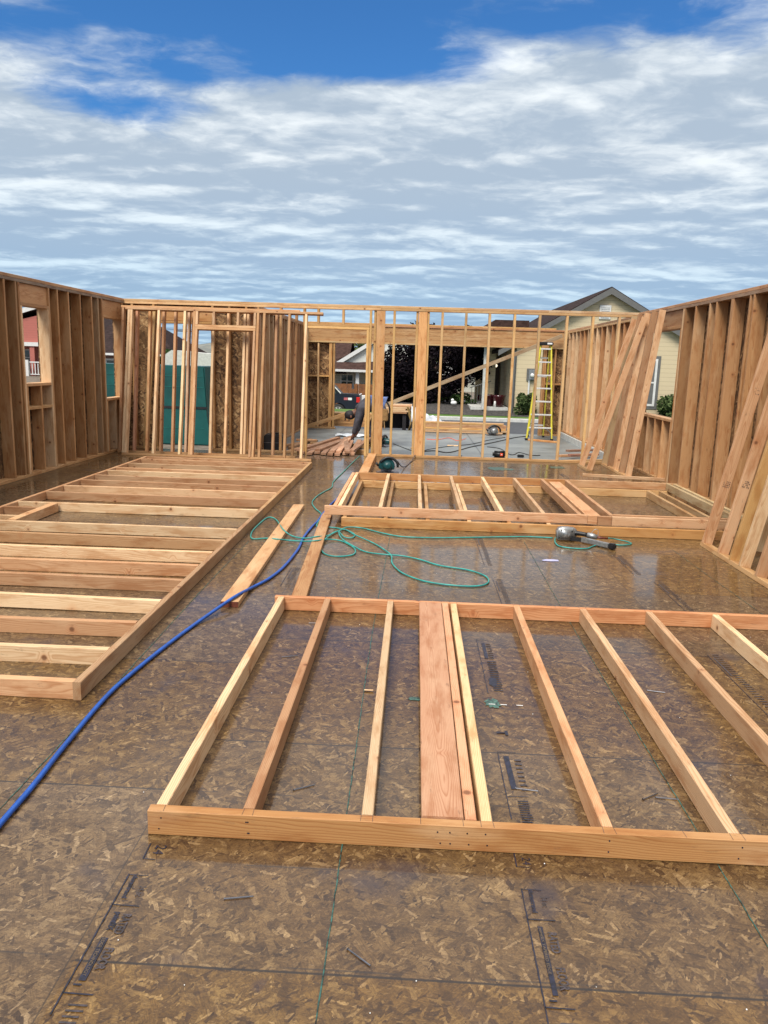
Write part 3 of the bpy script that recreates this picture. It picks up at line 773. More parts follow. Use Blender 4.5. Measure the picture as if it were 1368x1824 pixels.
bx('beam_plate', -2.68, 3.56, yg - .012, 2.009, DY, .15, (.70, .48, .23), P)
bx('top_plate', -2.68, 3.56, yg - .01, 2.412, DY, .15, (.58, .3, .15), P); bx('top_plate', -2.68, 3.3, yg, 2.452, DY, W6, GOLD, P)
for zz in (2.12, 2.21, 2.30): bx('beam_seam', -2.67, 3.55, yg - .066, zz, DZ, .004, (.35, .18, .08), P, t=.002, ch=.0003)
for x in (-2.66, -2.38, -2.10, -2.06, -2.0): bz('stud', -.05, 1.985, x, yg, DY, W6, rt(GOLD, .1), P)
for x in (3.06, 3.10, 3.33, 3.54): bz('stud', -.05, 1.985, x, yg, DY, W6, rt(ORANGE, .1), P)
for a, b in ((-2.64, -2.40), (-2.36, -2.12)): bx('blocking', a, b, yg, 1.19, DY, W6, GOLD, P)
for a, b in ((3.12, 3.31), (3.35, 3.52)): bx('blocking', a, b, yg, 1.16, DY, W6, ORANGE, P)
bm = bmesh.new(); box(bm, (-2.84, 19.162, -.1), (-1.98, 19.173, 2.44)); box(bm, (3.04, 19.162, -.1), (3.72, 19.173, 2.44)); box(bm, (-1.98, 19.162, 1.99), (3.04, 19.173, 2.44))
bmesh_obj('sheathing', bm, OSBY, P)

# diagonal brace
o = board('brace_board', (-.95, 18.86, .44), (3.42, 18.86, 2.30), W4, T, DZ, (.36, .27, .17)); tag(o, 'grey-brown board propped diagonally across the garage doorway', 'brace')

# ================================================================= LEANING FRAMES
def grade_stamp(P, c, d, across, nrm, s=1.0):
    bm = bmesh.new(); c = V(c); d = V(d).normalized(); a = V(across).normalized(); nrm = V(nrm).normalized()
    rnd = random.Random(int(c.z * 1000))
    for r_ in range(4):
        for q in range(5):
            if rnd.random() < .25: continue
            o = c + d * ((r_ - 1.5) * .014 * s) + a * ((q - 2) * .011 * s) + nrm * .0012
            h1, h2 = d * .0045 * s * rnd.uniform(.4, 1), a * .0042 * s * rnd.uniform(.5, 1)
            bm.faces.new([bm.verts.new(o + x) for x in (h1 + h2, h1 - h2, -h1 - h2, -h1 + h2)])
    bmesh_obj('grade_stamp', bm, M['inkfade'], P)
def lean_frame_x(label, y0, y1, xb, xt, zt, studs, w, tintf, plate_top=True, zb=0, name='wall_frame', group='wall frames leaning on the right wall', plates=((None, None),)):
    """leans in +x: foot of its near face at xb, head of its near face at xt,zt"""
    P = thing(name, label, 'wall frame', (xb, (y0 + y1) / 2, zb), group)
    d = V((xt - xb, 0, zt - zb)).normalized(); n = V((d.z, 0, -d.x))     # n: through thickness, away from room
    f0 = V((xb, 0, zb)); L = math.hypot(xt - xb, zt - zb)
    def at(u, q): return f0 + d * u + n * q
    for a, b in plates:
        a = y0 if a is None else a; b = y1 if b is None else b
        c = at(.019, w / 2); board('bottom_plate', (c.x, a, c.z), (c.x, b, c.z), w, T, n, TAN, P)
    if plate_top:
        c = at(L - .019, w / 2); board('top_plate', (c.x, y0, c.z), (c.x, y1, c.z), w, T, n, PINK, P)
    for y, t_ in studs:
        a = at(.039, w / 2); b = at(L - (.039 if plate_top else 0), w / 2)
        board('stud', (a.x, y, a.z), (b.x, y, b.z), w, T, n, t_, P, warp=.003)
    return P
PL = lean_frame_x('stud frame leaning on the right wall at the right edge, nearest the camera', 4.6, 7.03, 2.665, 3.13, 2.37,
    [(7.0, PINK), (6.62, PINK), (6.37, GOLD), (6.17, mixc(PALE, TAN, .3)), (5.87, PINK), (5.45, PINK), (5.05, PALE), (4.65, PINK)], W4, None)
dl = V((3.13 - 2.665, 0, 2.37)).normalized(); nl = V((dl.z, 0, -dl.x))
for y, u, r_ in ((6.981, .60, 0), (6.601, .66, 1), (5.965, .5, 0), (6.981, 1.45, 0)):
    grade_stamp(PL, V((2.665, y, 0)) + dl * u + nl * .045, dl, nl, (0, -1, 0), 1.15)
o = board('leaning_stud', (3.10, 6.78, .02), (3.50, 7.0, 2.34), W4, T, DX, (.5, .36, .2)); tag(o, 'single greenish-grey stud leaning on the right wall behind the nearest leaning frame', 'board')
lean_frame_x('narrow leaning frame of only two studs, left of the other frames leaning on the right wall', 11.98, 12.66, 2.685, 3.34, 2.35,
    [(12.55, PINK), (12.0, mixc(PINK, PALE, .15))], W4, None, plate_top=False)
lean_frame_x('leaning frame of close-set studs covering half the window in the right wall', 11.30, 12.86, 3.12, 3.40, 2.41,
    [(12.82, (.50, .36, .2)), (12.46, PINK), (12.10, mixc(PINK, PALE, .3)), (11.74, PINK), (11.38, mixc(PINK, PALE, .3))], W4, None, plate_top=False)

def lean_frame_y(label, x0, x1, yf, yt, zt, studs, w, door=None, zb=0, bp=None, tp=None):
    P = thing('wall_frame', label, 'wall frame', ((x0 + x1) / 2, yf, zb), 'wall frames leaning on the back wall')
    d = V((0, yt - yf, zt - zb)).normalized(); n = V((0, d.z, -d.y)); L = math.hypot(yt - yf, zt - zb); f0 = V((0, yf, zb))
    at = lambda u, q=w / 2: f0 + d * u + n * q
    a0, a1 = bp or (x0, x1); c = at(.019); board('bottom_plate', (a0, c.y, c.z), (a1, c.y, c.z), w, T, n, mixc(PINK, GOLD, .4), P)
    a0, a1 = tp or (x0, x1); c = at(L - .019); board('top_plate', (a0, c.y, c.z), (a1, c.y, c.z), w, T, n, mixc(PINK, GOLD, .3), P)
    for x, t_ in studs:
        a = at(.039); b = at(L - .039); board('stud', (x, a.y, a.z), (x, b.y, b.z), w, T, n, t_, P, warp=.004)
    if door:
        xa, xb2, zh = door; u = (zh - zb) / d.z
        for k in (0, 1):
            c = at(u + .02 + k * .039); board('header', (xa, c.y, c.z), (xb2, c.y, c.z), w, T, n, mixc(PINK, GOLD, .4), P)
        for x in (xa + .019, xb2 - .019):
            a = at(.039); b = at(u); board('trimmer', (x, a.y, a.z), (x, b.y, b.z), w, T, n, mixc(PINK, PALE, .2), P)
        for q in (.02, .3, .7, .98):
            x = xa + (xb2 - xa) * q; a = at(u + .08); b = at(L - .039); board('cripple', (x, a.y, a.z), (x, b.y, b.z), w, T, n, mixc(PINK, PALE, .4), P)
    return P
GP = mixc(PINK, GOLD, .35)
lean_frame_y('front stud frame leaning on the back wall, with a door opening framed in it', -4.62, -1.62, 12.02, 12.50, 2.31,
    [(-4.60, PALE), (-4.56, mixc(PALE, PINK, .3)), (-4.12, PALE), (-3.70, (.8, .62, .36)), (-3.525, GP), (-2.555, GP), (-2.44, GP), (-2.02, GP), (-1.755, mixc(GP, PALE, .3)), (-1.68, (.8, .62, .34))][0:3] +
    [(-3.70, (.8, .62, .36)), (-3.545, GP), (-2.53, GP), (-2.43, GP), (-2.03, GP), (-1.765, PALE)], W4, door=(-3.525, -2.56, 1.99), bp=(-4.62, -1.60), tp=(-4.66, -1.50))
lean_frame_y('rear stud frame leaning on the back wall behind the one with the door opening', -4.80, -1.90, 12.32, 12.69, 2.345,
    [(-4.77, PINK), (-4.54, mixc(PINK, (.5, .25, .2), .4)), (-4.33, GP), (-4.10, PINK), (-3.91, PINK), (-3.69, (.6, .42, .28)), (-3.62, PINK), (-3.29, PALE), (-3.05, mixc(GP, PALE, .5)), (-2.78, PALE), (-2.73, mixc(GP, PALE, .5)), (-2.27, PINK), (-1.95, GP)], W4)
board('spare_stud', (-4.5, 12.80, .02), (-4.35, 12.92, 2.36), W4, T, DX, (.62, .44, .2)); tag(bpy.data.objects['spare_stud'], 'single yellowish stud propped upright in the back left corner behind the leaning frames', 'board')

# ================================================================= HOSES, TOOLS
def path_obj(name, pts, r, mat, label, cat, seg=8, n=8):
    bm = bmesh.new(); tubebm(bm, smoothpath(pts, n), r, seg); o = bmesh_obj(name, bm, mat, None, True); return tag(o, label, cat)
FR = V((0, 0, 0))
# camera
yaw, pit, rol = R(-2.03), R(11.0), R(1.73)
cf = V((math.sin(yaw) * math.cos(pit), math.cos(yaw) * math.cos(pit), -math.sin(pit)))
cr0 = V((math.cos(yaw), -math.sin(yaw), 0)); cu0 = cr0.cross(cf)
crr = cr0 * math.cos(rol) + cu0 * math.sin(rol); cuu = -cr0 * math.sin(rol) + cu0 * math.cos(rol)
def fl(px, py, z=0.):
    """point of the level z that was surveyed at this place of the photograph"""
    d = cf + crr * ((px - 684) / 1375) - cuu * ((py - 912) / 1375)
    t = (z - H) / d.z; return V((d.x * t, d.y * t, z))
def vy(px, py, y):
    d = cf + crr * ((px - 684) / 1375) - cuu * ((py - 912) / 1375)
    t = y / d.y; return V((d.x * t, y, H + d.z * t))
bl = [(-90, 1590), (-40, 1520), (0, 1468), (60, 1398), (120, 1322), (190, 1240), (240, 1195), (300, 1147), (350, 1110)]
pts = [fl(x, y, .013) for x, y in bl] + [fl(400, 1075, .045), fl(425, 1059, .05), fl(450, 1046, .016), fl(480, 1030, .013), fl(507, 1008, .013), fl(531, 978, .013), fl(541, 957, .013), fl(556, 938, .013), fl(566, 928, .018), fl(576, 914, .03), fl(590, 898, .013), fl(603, 886, .013), fl(615, 870, .013)]
path_obj('air_hose', pts, .0105, M['blue'], 'thick blue air hose snaking up the floor from the bottom left', 'hose')
cr = lambda x, y: (430 + x / 2.974, 870 + y / 2.974)
gp = [(641, 812), (628, 824), (609, 843), (594, 858), (591, 868), (577, 876), (564.5, 884), (556, 895), (562, 906), (572, 915)]
pts = [fl(x, y, .008) for x, y in gp] + [fl(*cr(x, y), zz) for x, y, zz in ((415, 165, .02), (400, 200, .035), (460, 205, .01), (520, 212, .008), (575, 228, .008), (600, 245, .008), (585, 262, .009), (545, 258, .01), (522, 235, .012),
    (500, 228, .014), (455, 250, .016), (400, 255, .045), (335, 264, .03), (270, 252, .01), (222, 218, .045), (182, 164, .008), (140, 154, .008), (92, 190, .008), (55, 232, .008), (58, 266, .008), (130, 264, .012), (185, 268, .045), (250, 275, .016), (340, 280, .028), (400, 276, .046), (455, 270, .018), (525, 277, .008), (588, 308, .008), (604, 336, .008), (580, 354, .008), (500, 360, .008), (440, 345, .008), (422, 312, .008),
    (440, 272, .018), (490, 236, .016), (545, 217, .016), (600, 245, .014), (700, 290, .008), (765, 330, .012), (795, 358, .014), (800, 398, .008), (850, 446, .008), (950, 486, .008), (1070, 508, .008), (1200, 518, .008), (1280, 512, .008), (1310, 492, .008), (1288, 462, .008), (1200, 432, .008), (1050, 408, .008), (950, 378, .008), (850, 357, .010), (760, 350, .018), (660, 336, .008), (595, 306, .014), (535, 268, .012), (518, 230, .016), (560, 206, .014), (640, 210, .008), (740, 235, .008), (850, 255, .008), (1000, 261, .008), (1180, 260, .008), (1368, 257, .008), (1520, 256, .008), (1650, 262, .008))]
path_obj('air_hose', pts, .0062, M['green'], 'thin green air hose looped across the wet floor', 'hose', n=7)

def lathe(bm, prof, c, axis=V((0, 0, 1)), seg=20):
    q = V((0, 0, 1)).rotation_difference(axis.normalized()).to_matrix()
    rings = []
    for r_, h in prof:
        rings.append([bm.verts.new(V(c) + q @ V((max(r_, 1e-4) * math.cos(2 * math.pi * k / seg), max(r_, 1e-4) * math.sin(2 * math.pi * k / seg), h))) for k in range(seg)])
    for a, b in zip(rings, rings[1:]):
        for k in range(seg): bm.faces.new((a[k], a[(k + 1) % seg], b[(k + 1) % seg], b[k]))
    bm.faces.new(rings[0][::-1]); bm.faces.new(rings[-1])
# framing nailer
N = thing('nail_gun', 'silver and black framing nail gun lying on the floor beside the stacked frames', 'nail gun', (1.5, 6.95, 0))
c = fl(1011, 962, 0); c = V((1.47, 7.02, 0))
bm = bmesh.new()
lathe(bm, [(.03, -.075), (.052, -.07), (.058, -.055), (.058, .02), (.05, .045), (.046, .05)], (c.x + .01, c.y + .03, .064), V((.5, .35, .0)), 28)
bmesh_obj('motor_head', bm, M['silver'], N, True)
bm = bmesh.new(); prism(bm, [(c.x - .12, .012), (c.x + .02, .010), (c.x + .04, .035), (c.x + .035, .105), (c.x + .01, .128), (c.x - .09, .128), (c.x - .125, .10)], 'y', c.y - .05, c.y + .045); bmesh.ops.bevel(bm, geom=bm.edges[:], offset=.010, segments=3, affect='EDGES')
bmesh_obj('cylinder_cap', bm, M['silver'], N, True)
for zz, xx in ((.035, -.10), (.035, .01), (.105, -.085), (.10, .01)):
    bm = bmesh.new(); lathe(bm, [(.006, 0), (.006, .006), (.003, .007)], (c.x + xx, c.y - .049, zz), V((0, -1, 0)), 8); bmesh_obj('bolt', bm, M['black'], N)
bm = bmesh.new(); tubebm(bm, [(c.x + .02, c.y + .0, .075), (c.x + .06, c.y - .005, .075), (c.x + .13, c.y - .02, .07), (c.x + .16, c.y - .03, .065)], [.022, .021, .019, .021], 12)
bmesh_obj('handle', bm, M['black'], N, True)
bm = bmesh.new(); tubebm(bm, [(c.x + .155, c.y - .028, .066), (c.x + .2, c.y - .045, .06), (c.x + .24, c.y - .06, .055)], [.024, .027, .02], 14)
bmesh_obj('handle_end', bm, M['silver'], N, True)
bm = bmesh.new(); tubebm(bm, [(c.x + .235, c.y - .058, .055), (c.x + .27, c.y - .06, .05), (c.x + .34, c.y - .055, .045)], [.012, .011, .008], 10)
bmesh_obj('air_fitting', bm, simple('dark_red_fitting', (.12, .03, .02), .4), N, True)
a = V((c.x + .10, c.y - .06, .035)); b = V((c.x + .30, c.y - .28, .03)); d = (b - a).normalized()
bm = bmesh.new(); s_ = d.cross(V((0, 0, 1)))
def obb(bm, a, b, hw, z0, z1):
    d = (b - a).normalized(); s = d.cross(V((0, 0, 1))).normalized() * hw
    vs = [bm.verts.new((p.x + q.x, p.y + q.y, z)) for z in (z0, z1) for p, q in ((a, s), (b, s), (b, -s), (a, -s))]
    for f in ((0, 3, 2, 1), (4, 5, 6, 7), (0, 1, 5, 4), (1, 2, 6, 5), (2, 3, 7, 6), (3, 0, 4, 7)): bm.faces.new([vs[i] for i in f])
obb(bm, a, b, .024, .008, .05); bmesh.ops.bevel(bm, geom=bm.edges[:], offset=.006, segments=2, affect='EDGES')
bmesh_obj('magazine', bm, M['silver'], N)
bm = bmesh.new(); obb(bm, b - d * .004, b + d * .06, .028, .004, .056); bmesh.ops.bevel(bm, geom=bm.edges[:], offset=.01, segments=2, affect='EDGES')
bmesh_obj('magazine_cap', bm, M['black'], N)
bm = bmesh.new(); obb(bm, V((c.x + .0, c.y - .03, 0)), a + d * .02, .018, .012, .045); bmesh_obj('nose', bm, M['black'], N)
bm = bmesh.new(); tubebm(bm, smoothpath([(c.x + .19, c.y - .03, .085), (c.x + .22, c.y - .03, .12), (c.x + .25, c.y - .03, .115), (c.x + .25, c.y - .04, .06)], 5), .0022, 6); bmesh_obj('hook', bm, M['silver'], N)
pts = [fl(980, 957, .008), fl(991, 965, .008), fl(1000, 973, .008), fl(1020, 977, .008), fl(1045, 978, .008), fl(1060, 973, .008), fl(1085, 962, .03), fl(1060, 962, .05)]
path_obj('air_hose', [fl(989, 958, .008), fl(989, 966, .008), fl(997, 973, .008), fl(1020, 976.5, .008), fl(1045, 977, .008), fl(1056, 973, .008), fl(1075, 968, .012), fl(1105, 971, .008), fl(1124, 969, .008), fl(1118, 965, .008), fl(1095, 960, .02), fl(1084, 958.5, .045)], .006, M['green'], 'short green whip hose curling round the nail gun', 'hose')

def circ_saw(name, label, loc, rot, s=1.0, body=None):
    body = body or M['teal']
    Nn = thing(name, label, 'circular saw', loc); Nn.rotation_euler = (0, 0, rot)
    def ob(nm, bm, mat, sm=False):
        me = bpy.data.meshes.new(nm); bmesh.ops.recalc_face_normals(bm, faces=bm.faces); bmesh.ops.scale(bm, vec=(s, s, s), verts=bm.verts); bm.to_mesh(me); bm.free()
        if sm:
            for f in me.polygons: f.use_smooth = True
        return link(nm, me, mat, Nn)
    bm = bmesh.new(); box(bm, (-.15, -.07, 0), (.13, .07, .004)); ob('base_plate', bm, M['steel'])
    bm = bmesh.new(); prism(bm, [(-.02 + .105 * math.cos(t), .07 + .105 * math.sin(t)) for t in [R(k) for k in range(-25, 206, 15)]], 'y', .02, .055); bmesh.ops.bevel(bm, geom=bm.edges[:], offset=.006, segments=2, affect='EDGES'); ob('blade_guard', bm, body)
    bm = bmesh.new(); lathe(bm, [(.085, 0), (.085, .002)], (-.02, .045, .062), V((0, 1, 0)), 30); ob('blade', bm, M['steel'])
    bm = bmesh.new(); lathe(bm, [(.05, .0), (.056, -.03), (.05, -.1), (.04, -.13), (.02, -.135)], (-.02, .02, .085), V((0, 1, 0)), 20); ob('motor', bm, body, True)
    bm = bmesh.new(); lathe(bm, [(.047, .0), (.047, -.012)], (-.02, -.02, .085), V((0, 1, 0)), 20); bmesh.ops.scale(bm, vec=(1.2, 1, 1.15), verts=bm.verts, space=Matrix.Translation((.02, .02, -.085))); ob('motor_band', bm, M['black'], True)
    bm = bmesh.new(); tubebm(bm, smoothpath([(-.10, .03, .12), (-.03, .02, .175), (.05, .015, .17), (.11, .01, .12), (.12, .01, .06)], 5), [.020] * 5 + [.017] * 16, 10); ob('handle', bm, M['black'], True)
    bm = bmesh.new(); tubebm(bm, [(-.13, -.03, .08), (-.16, -.04, .12)], .014, 8); ob('front_knob', bm, M['black'], True)
    return Nn
circ_saw('circular_saw', 'teal corded circular saw on the floor in front of the back wall', (-.35, 11.12, .002), R(8), 1.15)
path_obj('power_cord', [(-.22, 11.2, .15), (-.16, 11.4, .05), (-.1, 11.8, .01), (-.02, 12.4, .01), (.02, 12.85, .03), (.05, 13.0, .045), (.1, 13.1, -.05), (.3, 13.5, -.08), (.9, 14.2, -.083)], .007, simple('grey_cord', (.06, .06, .08), .5), 'dark cord running from the teal saw over the wall plate', 'cord')
circ_saw('circular_saw', 'silver-guarded circular saw at the end of the lumber pile in the garage doorway', (1.93, 18.7, -.088), R(10), 1.3, M['silver'])
circ_saw('circular_saw', 'small teal saw behind the first wide post, by the worker', (-.56, 15.4, -.088), R(70), 1.2)
# cords on the slab
zc = -.083
path_obj('power_cord', [fl(x, y, zc) for x, y in ((745, 805), (775, 803), (800, 806), (840, 796), (880, 788), (915, 780), (938, 777))], .012, M['black'], 'long black cord crossing the slab toward the ladder', 'cord')
path_obj('power_cord', [fl(x, y, zc) for x, y in ((700, 790), (740, 804), (765, 800), (800, 795), (840, 791), (870, 784), (900, 779))], .007, M['black'], 'thin dark cord on the slab behind the wide posts', 'cord')
path_obj('power_cord', [fl(x, y, zc) for x, y in ((868, 796), (890, 799), (905, 808), (915, 810), (925, 806), (945, 811), (962, 811))], .008, M['black'], 'short black cord with a plug beside the small speaker', 'cord')
path_obj('power_cord', [fl(x, y, zc) for x, y in ((760, 782), (780, 783), (800, 780), (815, 785), (830, 781))], .006, M['orange'], 'thin orange cord lying on the slab', 'cord')
obox('plug_adapter', (1.93, 14.28, -.088), (2.05, 14.36, -.04), M['black'], None, .01); tag(bpy.data.objects['plug_adapter'], 'black plug adapter at the middle of the short cord', 'plug')
# small speaker
N = thing('speaker', 'small black portable speaker with an orange-red badge behind the back wall plate', 'speaker', (1.585, 14.15, -.088))
bm = bmesh.new(); box(bm, (1.455, 14.1, -.088), (1.705, 14.2, .035)); bmesh.ops.bevel(bm, geom=bm.edges[:], offset=.03, segments=4, affect='EDGES'); bmesh_obj('body', bm, M['black'], N, True)
obox('badge', (1.588, 14.094, -.05), (1.635, 14.1, .0), M['orange'], N)
obox('badge_mark', (1.602, 14.0915, -.032), (1.622, 14.0945, -.018), M['white'], N)
# black box
N = thing('tool_case', 'black tool case on the garage slab behind the leaning frames', 'case', (-2.45, 13.5, -.09))
obox('body', (-2.62, 13.4, -.085), (-2.28, 13.75, .26), M['black'], N, .02); obox('handle', (-2.52, 13.52, .262), (-2.38, 13.6, .29), M['black'], N, .008)
obox('latch', (-2.6, 13.385, -.07), (-2.4, 13.398, -.03), M['white'], N); obox('lid_seam', (-2.622, 13.398, .12), (-2.278, 13.752, .128), M['steel'], N)

# nails
for k, (x, y, a) in enumerate(((-.466, 2.006, 12), (-.095, 1.80, -40), (.935, 2.676, 35), (.995, 2.667, -5), (.475, 2.68, -9), (-.62, 3.9, 20), (-.55, 4.45, 5), (-.36, 2.62, 30), (1.25, 3.65, -12))):
    bm = bmesh.new(); u = V((math.cos(R(a)), math.sin(R(a)), 0)); p = V((x, y, .0035))
    tubebm(bm, [p - u * .042, p + u * .042], .0019, 6); lathe(bm, [(.0045, 0), (.0045, .0015)], p - u * .043, u, 8)
    o = bmesh_obj('nail', bm, M['steel'], None)
    tag(o, ['loose nail on the bare floor below the front plate, left of centre', 'loose nail on a dark stain at the bottom centre of the floor', 'loose nail tilted beside a blue-black stain, left of the pair', 'bright loose nail lying level beside the green chalk line, right of the pair', 'shiny nail across the black print near the wide flat board', 'nail by the first inner stud of the foreground frame', 'nail in the far left bay of the foreground frame', 'nail in the second bay of the foreground frame, near its front plate', 'nail between the long studs at the right of the foreground frame'][k], 'nail', 'nails dropped on the floor')
o = board('wood_chip', (-.193, 3.506, .006), (-.15, 3.503, .007), .014, .007, DX, PALE); tag(o, 'small splinter of pale wood on the green chalk line', 'wood chip')
bm = bmesh.new(); pts = [(1.095, 6.225), (1.13, 6.255), (1.19, 6.262), (1.232, 6.25), (1.228, 6.21), (1.16, 6.2), (1.10, 6.205)]; prism(bm, pts, 'z', .003, .006); tag(bmesh_obj('paper_scrap', bm, M['paper']), 'pale violet scrap of paper near the nail gun', 'paper')
o = board('wood_block', (-1.66, 11.35, .02), (-1.58, 11.35, .02), .03, .03, DY, (.1, .05, .03)); tag(o, 'tiny dark block by the far corner of the left frame', 'wood block')

# board stack by the worker
k = 0
specs = [(-1.73, -1.66, .0), (-1.62, -1.60, .0), (-1.50, -1.50, .0), (-1.38, -1.45, .0), (-1.26, -1.38, 0), (-1.14, -1.22, 0), (-1.03, -1.07, 0), (-1.62, -1.25, 1), (-1.36, -1.30, 1), (-1.25, -1.28, 1), (-1.10, -1.35, 1), (-1.93, -1.5, 1), (-1.88, -1.42, 0), (-1.05, -.88, 1)]
labs = ['bottom-layer board of the pile by the worker', 'upper board of the pile by the worker']
for (xa, xb2, lay) in specs:
    ya = 12.86 + random.uniform(-.12, .08) + (.1 if lay else 0)
    z = .019 + lay * .0385 + .0005
    z2 = z - .0
    o = board('lumber_board', (xa, ya, z + .01), (xb2, ya + 2.4 + random.uniform(-.2, .2), z2 + .005), W4, T, DX, mixc(PINK, (.5, .3, .22), .5))
    tag(o, 'reddish stud lying in the fanned-out pile that the worker reaches for', 'lumber board', 'reddish boards piled in the back doorway')
# sleepers under the pile in the garage so that the boards are level with the floor
for y in (13.9, 14.9):
    o = bx('sleeper', -2.0, -.85, y, -.045, DY, W4, TAN, None, t=.085); tag(o, 'short block carrying the pile of reddish boards, %s one' % ('nearer' if y < 14 else 'farther'), 'wood block')
# scraps behind right part
for q, (a, b, c_) in enumerate((((2.75, 14.6, -.07), (3.5, 15.0, -.07), PINK), ((2.9, 14.4, -.03), (3.5, 14.75, -.03), (.4, .2, .15)), ((2.7, 13.8, -.07), (3.48, 14.1, -.07), TAN), ((2.95, 14.9, .0), (3.5, 15.2, .0), (.4, .22, .16)))):
    o = board('offcut_board', a, b, .09, .038, DY, c_); tag(o, ['pinkish offcut at the bottom of the pile by the right garage wall', 'dark offcut in the middle of the pile by the right garage wall', 'offcut nearest the back wall by the right garage wall', 'topmost offcut by the right garage wall'][q], 'offcut', 'offcuts by the right garage wall')
for q, (a, b) in enumerate((((-2.5, 14.6, -.06), (-2.0, 15.8, -.06)), ((-2.3, 14.3, -.06), (-2.15, 16.0, -.06)), ((-2.35, 15.4, -.02), (-1.95, 15.45, -.02)), ((-2.3, 13.2, -.05), (-1.95, 15.0, -.05)))):
    o = board('scrap_board', a, b, .09, .038, DX, PINK); tag(o, ['slanting scrap board by the left garage wall', 'longest scrap board near the black tool case', 'short crosswise scrap board by the left garage wall', 'scrap board just inside the back doorway'][q], 'scrap board', 'scrap boards by the left garage wall')
o = board('offcut_board', (2.62, 17.7, -.07), (3.2, 17.3, -.07), .09, .038, DX, ORANGE); tag(o, 'orange board lying at the foot of the yellow ladder', 'board')
for q, (x, y, l, cc) in enumerate(((-.05, 15.2, .2, ORANGE), (.7, 15.9, .22, PALE), (-1.0, 15.0, .15, RED))):
    o = board('wood_scrap', (x, y, -.08), (x + l, y + .03, -.08), .05, .018, DY, cc); tag(o, ['orange wood scrap on the slab between the wide posts', 'pale wood scrap on the slab right of the second wide post', 'reddish wood scrap by the worker boots'][q], 'wood scrap')
# lumber bundles
def bundle(label, x0, x1, y0, y1, z0, nx, nz, tints, along='x'):
    P = thing('lumber_stack', label, 'lumber stack', ((x0 + x1) / 2, (y0 + y1) / 2, z0))
    for j in range(nz):
        for i in range(nx):
            y = y0 + (i + .5) * (y1 - y0) / nx
            a = x0 + random.uniform(-.08, .08); b = x1 + random.uniform(-.08, .08)
            bx('lumber_board', a, b, y, z0 + T / 2 + j * (T + .004), DY, (y1 - y0) / nx - .004, random.choice(tints), P)
    return P
LT = [PINK, GOLD, mixc(PINK, PALE, .5)]
bundle('stack of boards outside the doorway, left of the worker', -2.15, -.9, 19.5, 20.1, -.06, 4, 8, [GOLD, mixc(GOLD, PINK, .5)])
bundle('long low lumber pile on the slab edge between the thin studs', .15, 2.2, 18.95, 19.25, -.08, 2, 6, LT)
P = bundle('raised stack of sheet ends behind the worker, beside the white tarp', -1.0, -.15, 19.6, 20.4, .30, 3, 5, [PALE, PINK])
for x in (-.95, -.3): obox('dunnage_shade', (x, 19.65, G0), (x + .09, 20.35, .295), M['capm'], P)
obox('dunnage_shade', (-.98, 19.98, -.1), (-.12, 20.06, .29), M['capm'], P)  # black panel standing in for the shade in the gap under the stack
o = board('loose_lumber', (-2.6, 18.55, -.02), (-1.3, 18.9, .42), .09, .038, DZ, mixc(GOLD, WALLB, .5)); tag(o, 'board slanting up from the slab at the left side of the garage doorway', 'board')
# tarp + kraft wrap
def cloth(name, fn, nu, nv, mat, label, cat):
    bm = bmesh.new(); g = [[bm.verts.new(fn(i / nu, j / nv)) for i in range(nu + 1)] for j in range(nv + 1)]
    for j in range(nv):
        for i in range(nu): bm.faces.new((g[j][i], g[j][i + 1], g[j + 1][i + 1], g[j + 1][i]))
    o = bmesh_obj(name, bm, mat, None, True); md = o.modifiers.new('s', 'SOLIDIFY'); md.thickness = .004
    return tag(o, label, cat)
def tarpf(u, v):
    x = -.08 + u * 1.1; y = 19.35 + v * .6
    top = .44 * (1 - u) ** 1.3 + .10
    z = -.08 + (top + .05) * (1 - abs(2 * v - .9) ** 2.2 * .85) + .03 * math.sin(u * 17 + v * 9) + .02 * math.sin(u * 31 - v * 14)
    return (x, y, max(z, -.075))
cloth('tarp', tarpf, 36, 20, M['tarp'], 'crumpled white tarp heaped beside the lumber in the garage doorway', 'tarp')
def kraftf(u, v):
    a = u * math.pi * 1.1 - .3
    return (-.17 + .09 * math.sin(a) + .02 * math.sin(v * 12), 19.5 + .28 * v + .02 * math.sin(u * 8), -.08 + .62 * (1 - .5 * u) * (1 - .25 * v) * (.9 + .1 * math.sin(u * 9 + v * 5)) - .36 * u)
cloth('paper_wrap', kraftf, 18, 12, M['kraft'], 'torn tan wrapping hanging off the end of the raised stack', 'wrapping')
o = cloth('poly_sheet', lambda u, v: (-1.75 + .75 * u, 17.1 + .5 * v, -.085 + .03 * abs(math.sin(u * 9 + v * 5))), 14, 8, M['tarp'], 'flat white plastic sheet on the slab past the reddish boards', 'plastic sheet')

